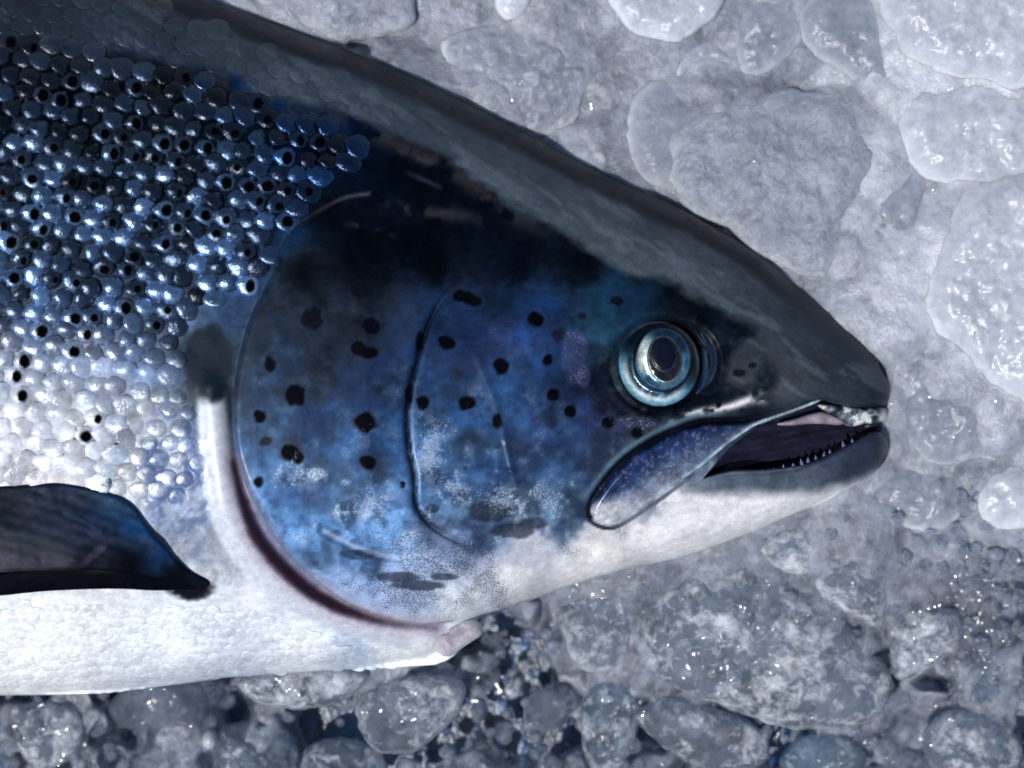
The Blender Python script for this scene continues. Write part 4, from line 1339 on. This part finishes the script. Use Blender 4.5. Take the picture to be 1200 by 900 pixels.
cand = []
for j in range(-8, 34):
    for i in range(-8, 40):
        cx = -70 + i * 24 + (j % 2) * 12 + 0.15 * j
        cy = -90 + j * 19.6 + 0.11 * cx
        cx += rng.normal(0, 1.4)
        cy += rng.normal(0, 1.4)
        cand.append((cx, cy, rng.random(), rng.random(), rng.normal(), rng.random()))
cand = np.array(cand)
inA = inside(cand[:, 0], cand[:, 1], SC)
SLO = np.array([(214, 380), (212, 430), (232, 470), (236, 560), (205, 610), (170, 600), (125, 572), (150, 535), (165, 480), (185, 458), (205, 440)], float)
inB = (inside(cand[:, 0], cand[:, 1], SHB) | inside(cand[:, 0], cand[:, 1], SLO)) & ~inA
allx = np.concatenate([cand[inA, 0], cand[inB, 0]])
built = []
for (cx, cy, q1, q2, q3, q4), main in [(r, True) for r in cand[inA]] + [(r, False) for r in cand[inB]]:
    f = 1.0
    rx, ry = 14.6 + 0.9 * q3, 12.6 + 0.8 * q3
    edge = sstep(0, 26, -np.array(sdist(np.array([cx]), np.array([cy]), SC)[0][0])) if main else 0.0
    if main:
        dome, lift = 2.6 + 2.6 * q1 + 0.6 * sstep(420, 200, np.array(cy)), 4.2 + 1.2 * (q4 - .5)
        dome = dome * float(1 - 0.4 * sstep(420, 480, np.array(cy)))
        dome, lift = dome * (0.45 + 0.55 * edge), lift * (0.5 + 0.5 * edge)
    else:
        dome, lift = 0.8 + 0.6 * q1, 0.5
        rx, ry = rx * 0.9, ry * 0.9
    X, Y, vz, u, w = scale_geo(cx, cy, rx, ry, dome, lift, 0.12 + 0.1 * q3, *(rng.normal(0, 0.14 if main else 0.04, 2)))
    z0 = zbase(X, Y)
    base = 2.0 if main else 0.6
    V = P(X, Y, z0 + vz + base)
    col, met = paint(X, Y)
    pspot = np.interp(cy, [60, 150, 240, 300, 360, 420, 500, 570], [.2, .34, .42, .36, .24, .18, .1, .05])
    has = 1.0 if (main and q2 < pspot) else 0.0
    rs = 5.0 + 4.4 * q4
    sx, sy = -1.0 + 3 * (q1 - .5), 1.5 + 3 * (q2 - 0.3)
    spot = np.stack([(u - sx) / rs, (w - sy) / (rs * 1.12), np.full(len(u), has)], 1)
    spot[:, 0] *= 0.8 + 0.5 * q1
    tone = 1 + ((1.1 - 0.7 * sstep(300, 450, np.array(cy))) if main else 0.2) * (q4 - 0.5)
    if main:
        # silvery scales: mirror-like guanine, bluer towards the shoulder, thin at the dark back
        k = float(sstep(30, 120, np.array(cy + 0.12 * cx)) * (1 - 0.75 * sstep(320, 450, np.array(cy))))
        blue = float(sstep(210, 400, np.array(cx + 0.5 * (200 - cy))))
        silv = np.array([0.20, 0.33, 0.54]) * (1 - blue) + np.array([0.02, 0.11, 0.33]) * blue
        silv = silv * (0.30 + 0.15 * q3 + 0.9 * q4 ** 2) * (0.22 + 0.78 * float(sstep(90, 300, np.array(cy))))
        col = col * (1 - 0.8 * k) + np.clip(silv, 0.008, 0.85) * 0.8 * k
        met = met * (1 - k) + 0.92 * k
        low = float(sstep(400, 480, np.array(cy)))
        met = met * (1 - 0.75 * low)
        col = col * (1 + 0.25 * low)  # low flank scales whitened, glare put into the colour
    built.append((V, col * tone, met, spot, main, cx, cy))

# small flat scales of the belly
BEL = np.array([(-60, 712), (60, 706), (120, 712), (230, 712), (290, 716), (340, 735), (400, 752), (470, 766), (470, 778), (400, 782), (267, 789), (133, 806), (0, 811), (-60, 812)], float)
for j in range(12):
    for i in range(48):
        cx = -60 + i * 13.0 + (j % 2) * 6.5 + rng.normal(0, 1.3)
        cy = 704 + j * 9.4 + rng.normal(0, 1.1) - 0.055 * (cx - 100)
        if not inside(np.array([cx]), np.array([cy]), BEL)[0]:
            continue
        X, Y, vz, u, w = scale_geo(cx, cy, 9.2, 6.2, 0.7 + 0.5 * rng.random(), 0.7, 0.0, *rng.normal(0, 0.07, 2))
        col, met = paint(X, Y)
        built.append((P(X, Y, zbase(X, Y) + vz + 0.5), col * (0.97 + 0.12 * rng.random()), met + 0.12 * rng.random(), np.zeros((len(u), 3)), False, cx, cy))
vis = [k for k, bq in enumerate(built) if bq[4] and -16 < bq[5] < 480 and -10 < bq[6] < 600]
vis = sorted(vis, key=lambda k: -(built[k][5] + 0.3 * built[k][6]))[:300]
visset = set(vis)
for k in vis:
    V, col, met, spot, _, cx, cy = built[k]
    mesh_obj('scale', V, [SF3, SF4], mt_scale, body, col, met, {'spot': spot})
rest = [bq for k, bq in enumerate(built) if k not in visset]
if rest:
    nV = len(rest[0][0])
    o = mesh_obj('scale_patch', np.concatenate([r[0] for r in rest]), [np.concatenate([SF3 + i * nV for i in range(len(rest))]), np.concatenate([SF4 + i * nV for i in range(len(rest))])],
                 mt_scale_soft, body, np.concatenate([r[1] for r in rest]), np.concatenate([r[2] for r in rest]), {'spot': np.concatenate([r[3] for r in rest])})
    o['kind'] = 'stuff'
print('scales', len(built), 'main', int(inA.sum()))

# ------------------------------------------------------------------ melt-water beads that catch the sun
mt_bead, t, b = new_mat('melt_water')
tr = nd(t, 'ShaderNodeBsdfTransparent')
gl = nd(t, 'ShaderNodeBsdfGlossy')
gl.inputs['Roughness'].default_value = 0.06
mx = nd(t, 'ShaderNodeMixShader')
mx.inputs[0].default_value = 0.03
t.links.new(tr.outputs[0], mx.inputs[1])
t.links.new(gl.outputs[0], mx.inputs[2])
t.links.new(mx.outputs[0], t.nodes['Material Output'].inputs['Surface'])
bpy.context.view_layer.update()
dg = bpy.context.evaluated_depsgraph_get()
CL = [(1150, 690, 55, 60, 60), (1150, 290, 40, 120, 40), (1110, 480, 45, 60, 36), (985, 670, 22, 14, 16), (840, 780, 45, 35, 40), (690, 700, 40, 25, 22), (880, 730, 90, 50, 70), (590, 800, 40, 40, 30), (1150, 180, 60, 60, 30), (620, 100, 50, 40, 26),
      (900, 200, 60, 60, 30), (470, 840, 40, 25, 24), (330, 800, 50, 14, 16), (190, 830, 40, 20, 20), (700, 850, 70, 40, 50), (1120, 790, 60, 50, 60), (1000, 880, 120, 20, 40), (400, 20, 60, 20, 16), (60, 860, 40, 25, 24), (1100, 70, 70, 30, 20)]
VV, FF, nv = [], [], 0
for cx, cy, sx, sy, n in CL:
    for _ in range(int(n * (2.2 if cy > 600 else 1.5))):
        x, y = rng.normal(cx, sx * .7), rng.normal(cy, sy * .7)
        if not (-20 < x < 1220 and -20 < y < 920):
            continue
        wv = P(np.array([x]), np.array([y]), np.array([0.0]))[0]
        org = Vector((0, 0, D * S))
        dr = (Vector(wv) - org).normalized()
        hit, loc, nor, fi, ob, _m = scene.ray_cast(dg, org, dr)
        if not hit or (ob.parent is not None) or ob.name.startswith('body'):
            continue
        r = rng.uniform(1.6, 5.0) * S * (1.25 if y > 640 else 1.0) * (1.3 if x > 1060 and 600 < y < 790 else 1.0)
        v = IV * np.array([1, rng.uniform(.75, 1.2), rng.uniform(.10, .24)]) * r          # flat drops, nearly level
        tx, ty = rng.normal(0, 0.13, 2)
        v[:, 2] += v[:, 0] * tx + v[:, 1] * ty
        v = v + np.array(loc) + np.array([0, 0, 0.2 * r])
        VV.append(v)
        FF.append(IF + nv)
        nv += len(IV)
o = mesh_obj('water_beads', np.concatenate(VV), [np.concatenate(FF)], mt_bead)
o['kind'] = 'stuff'
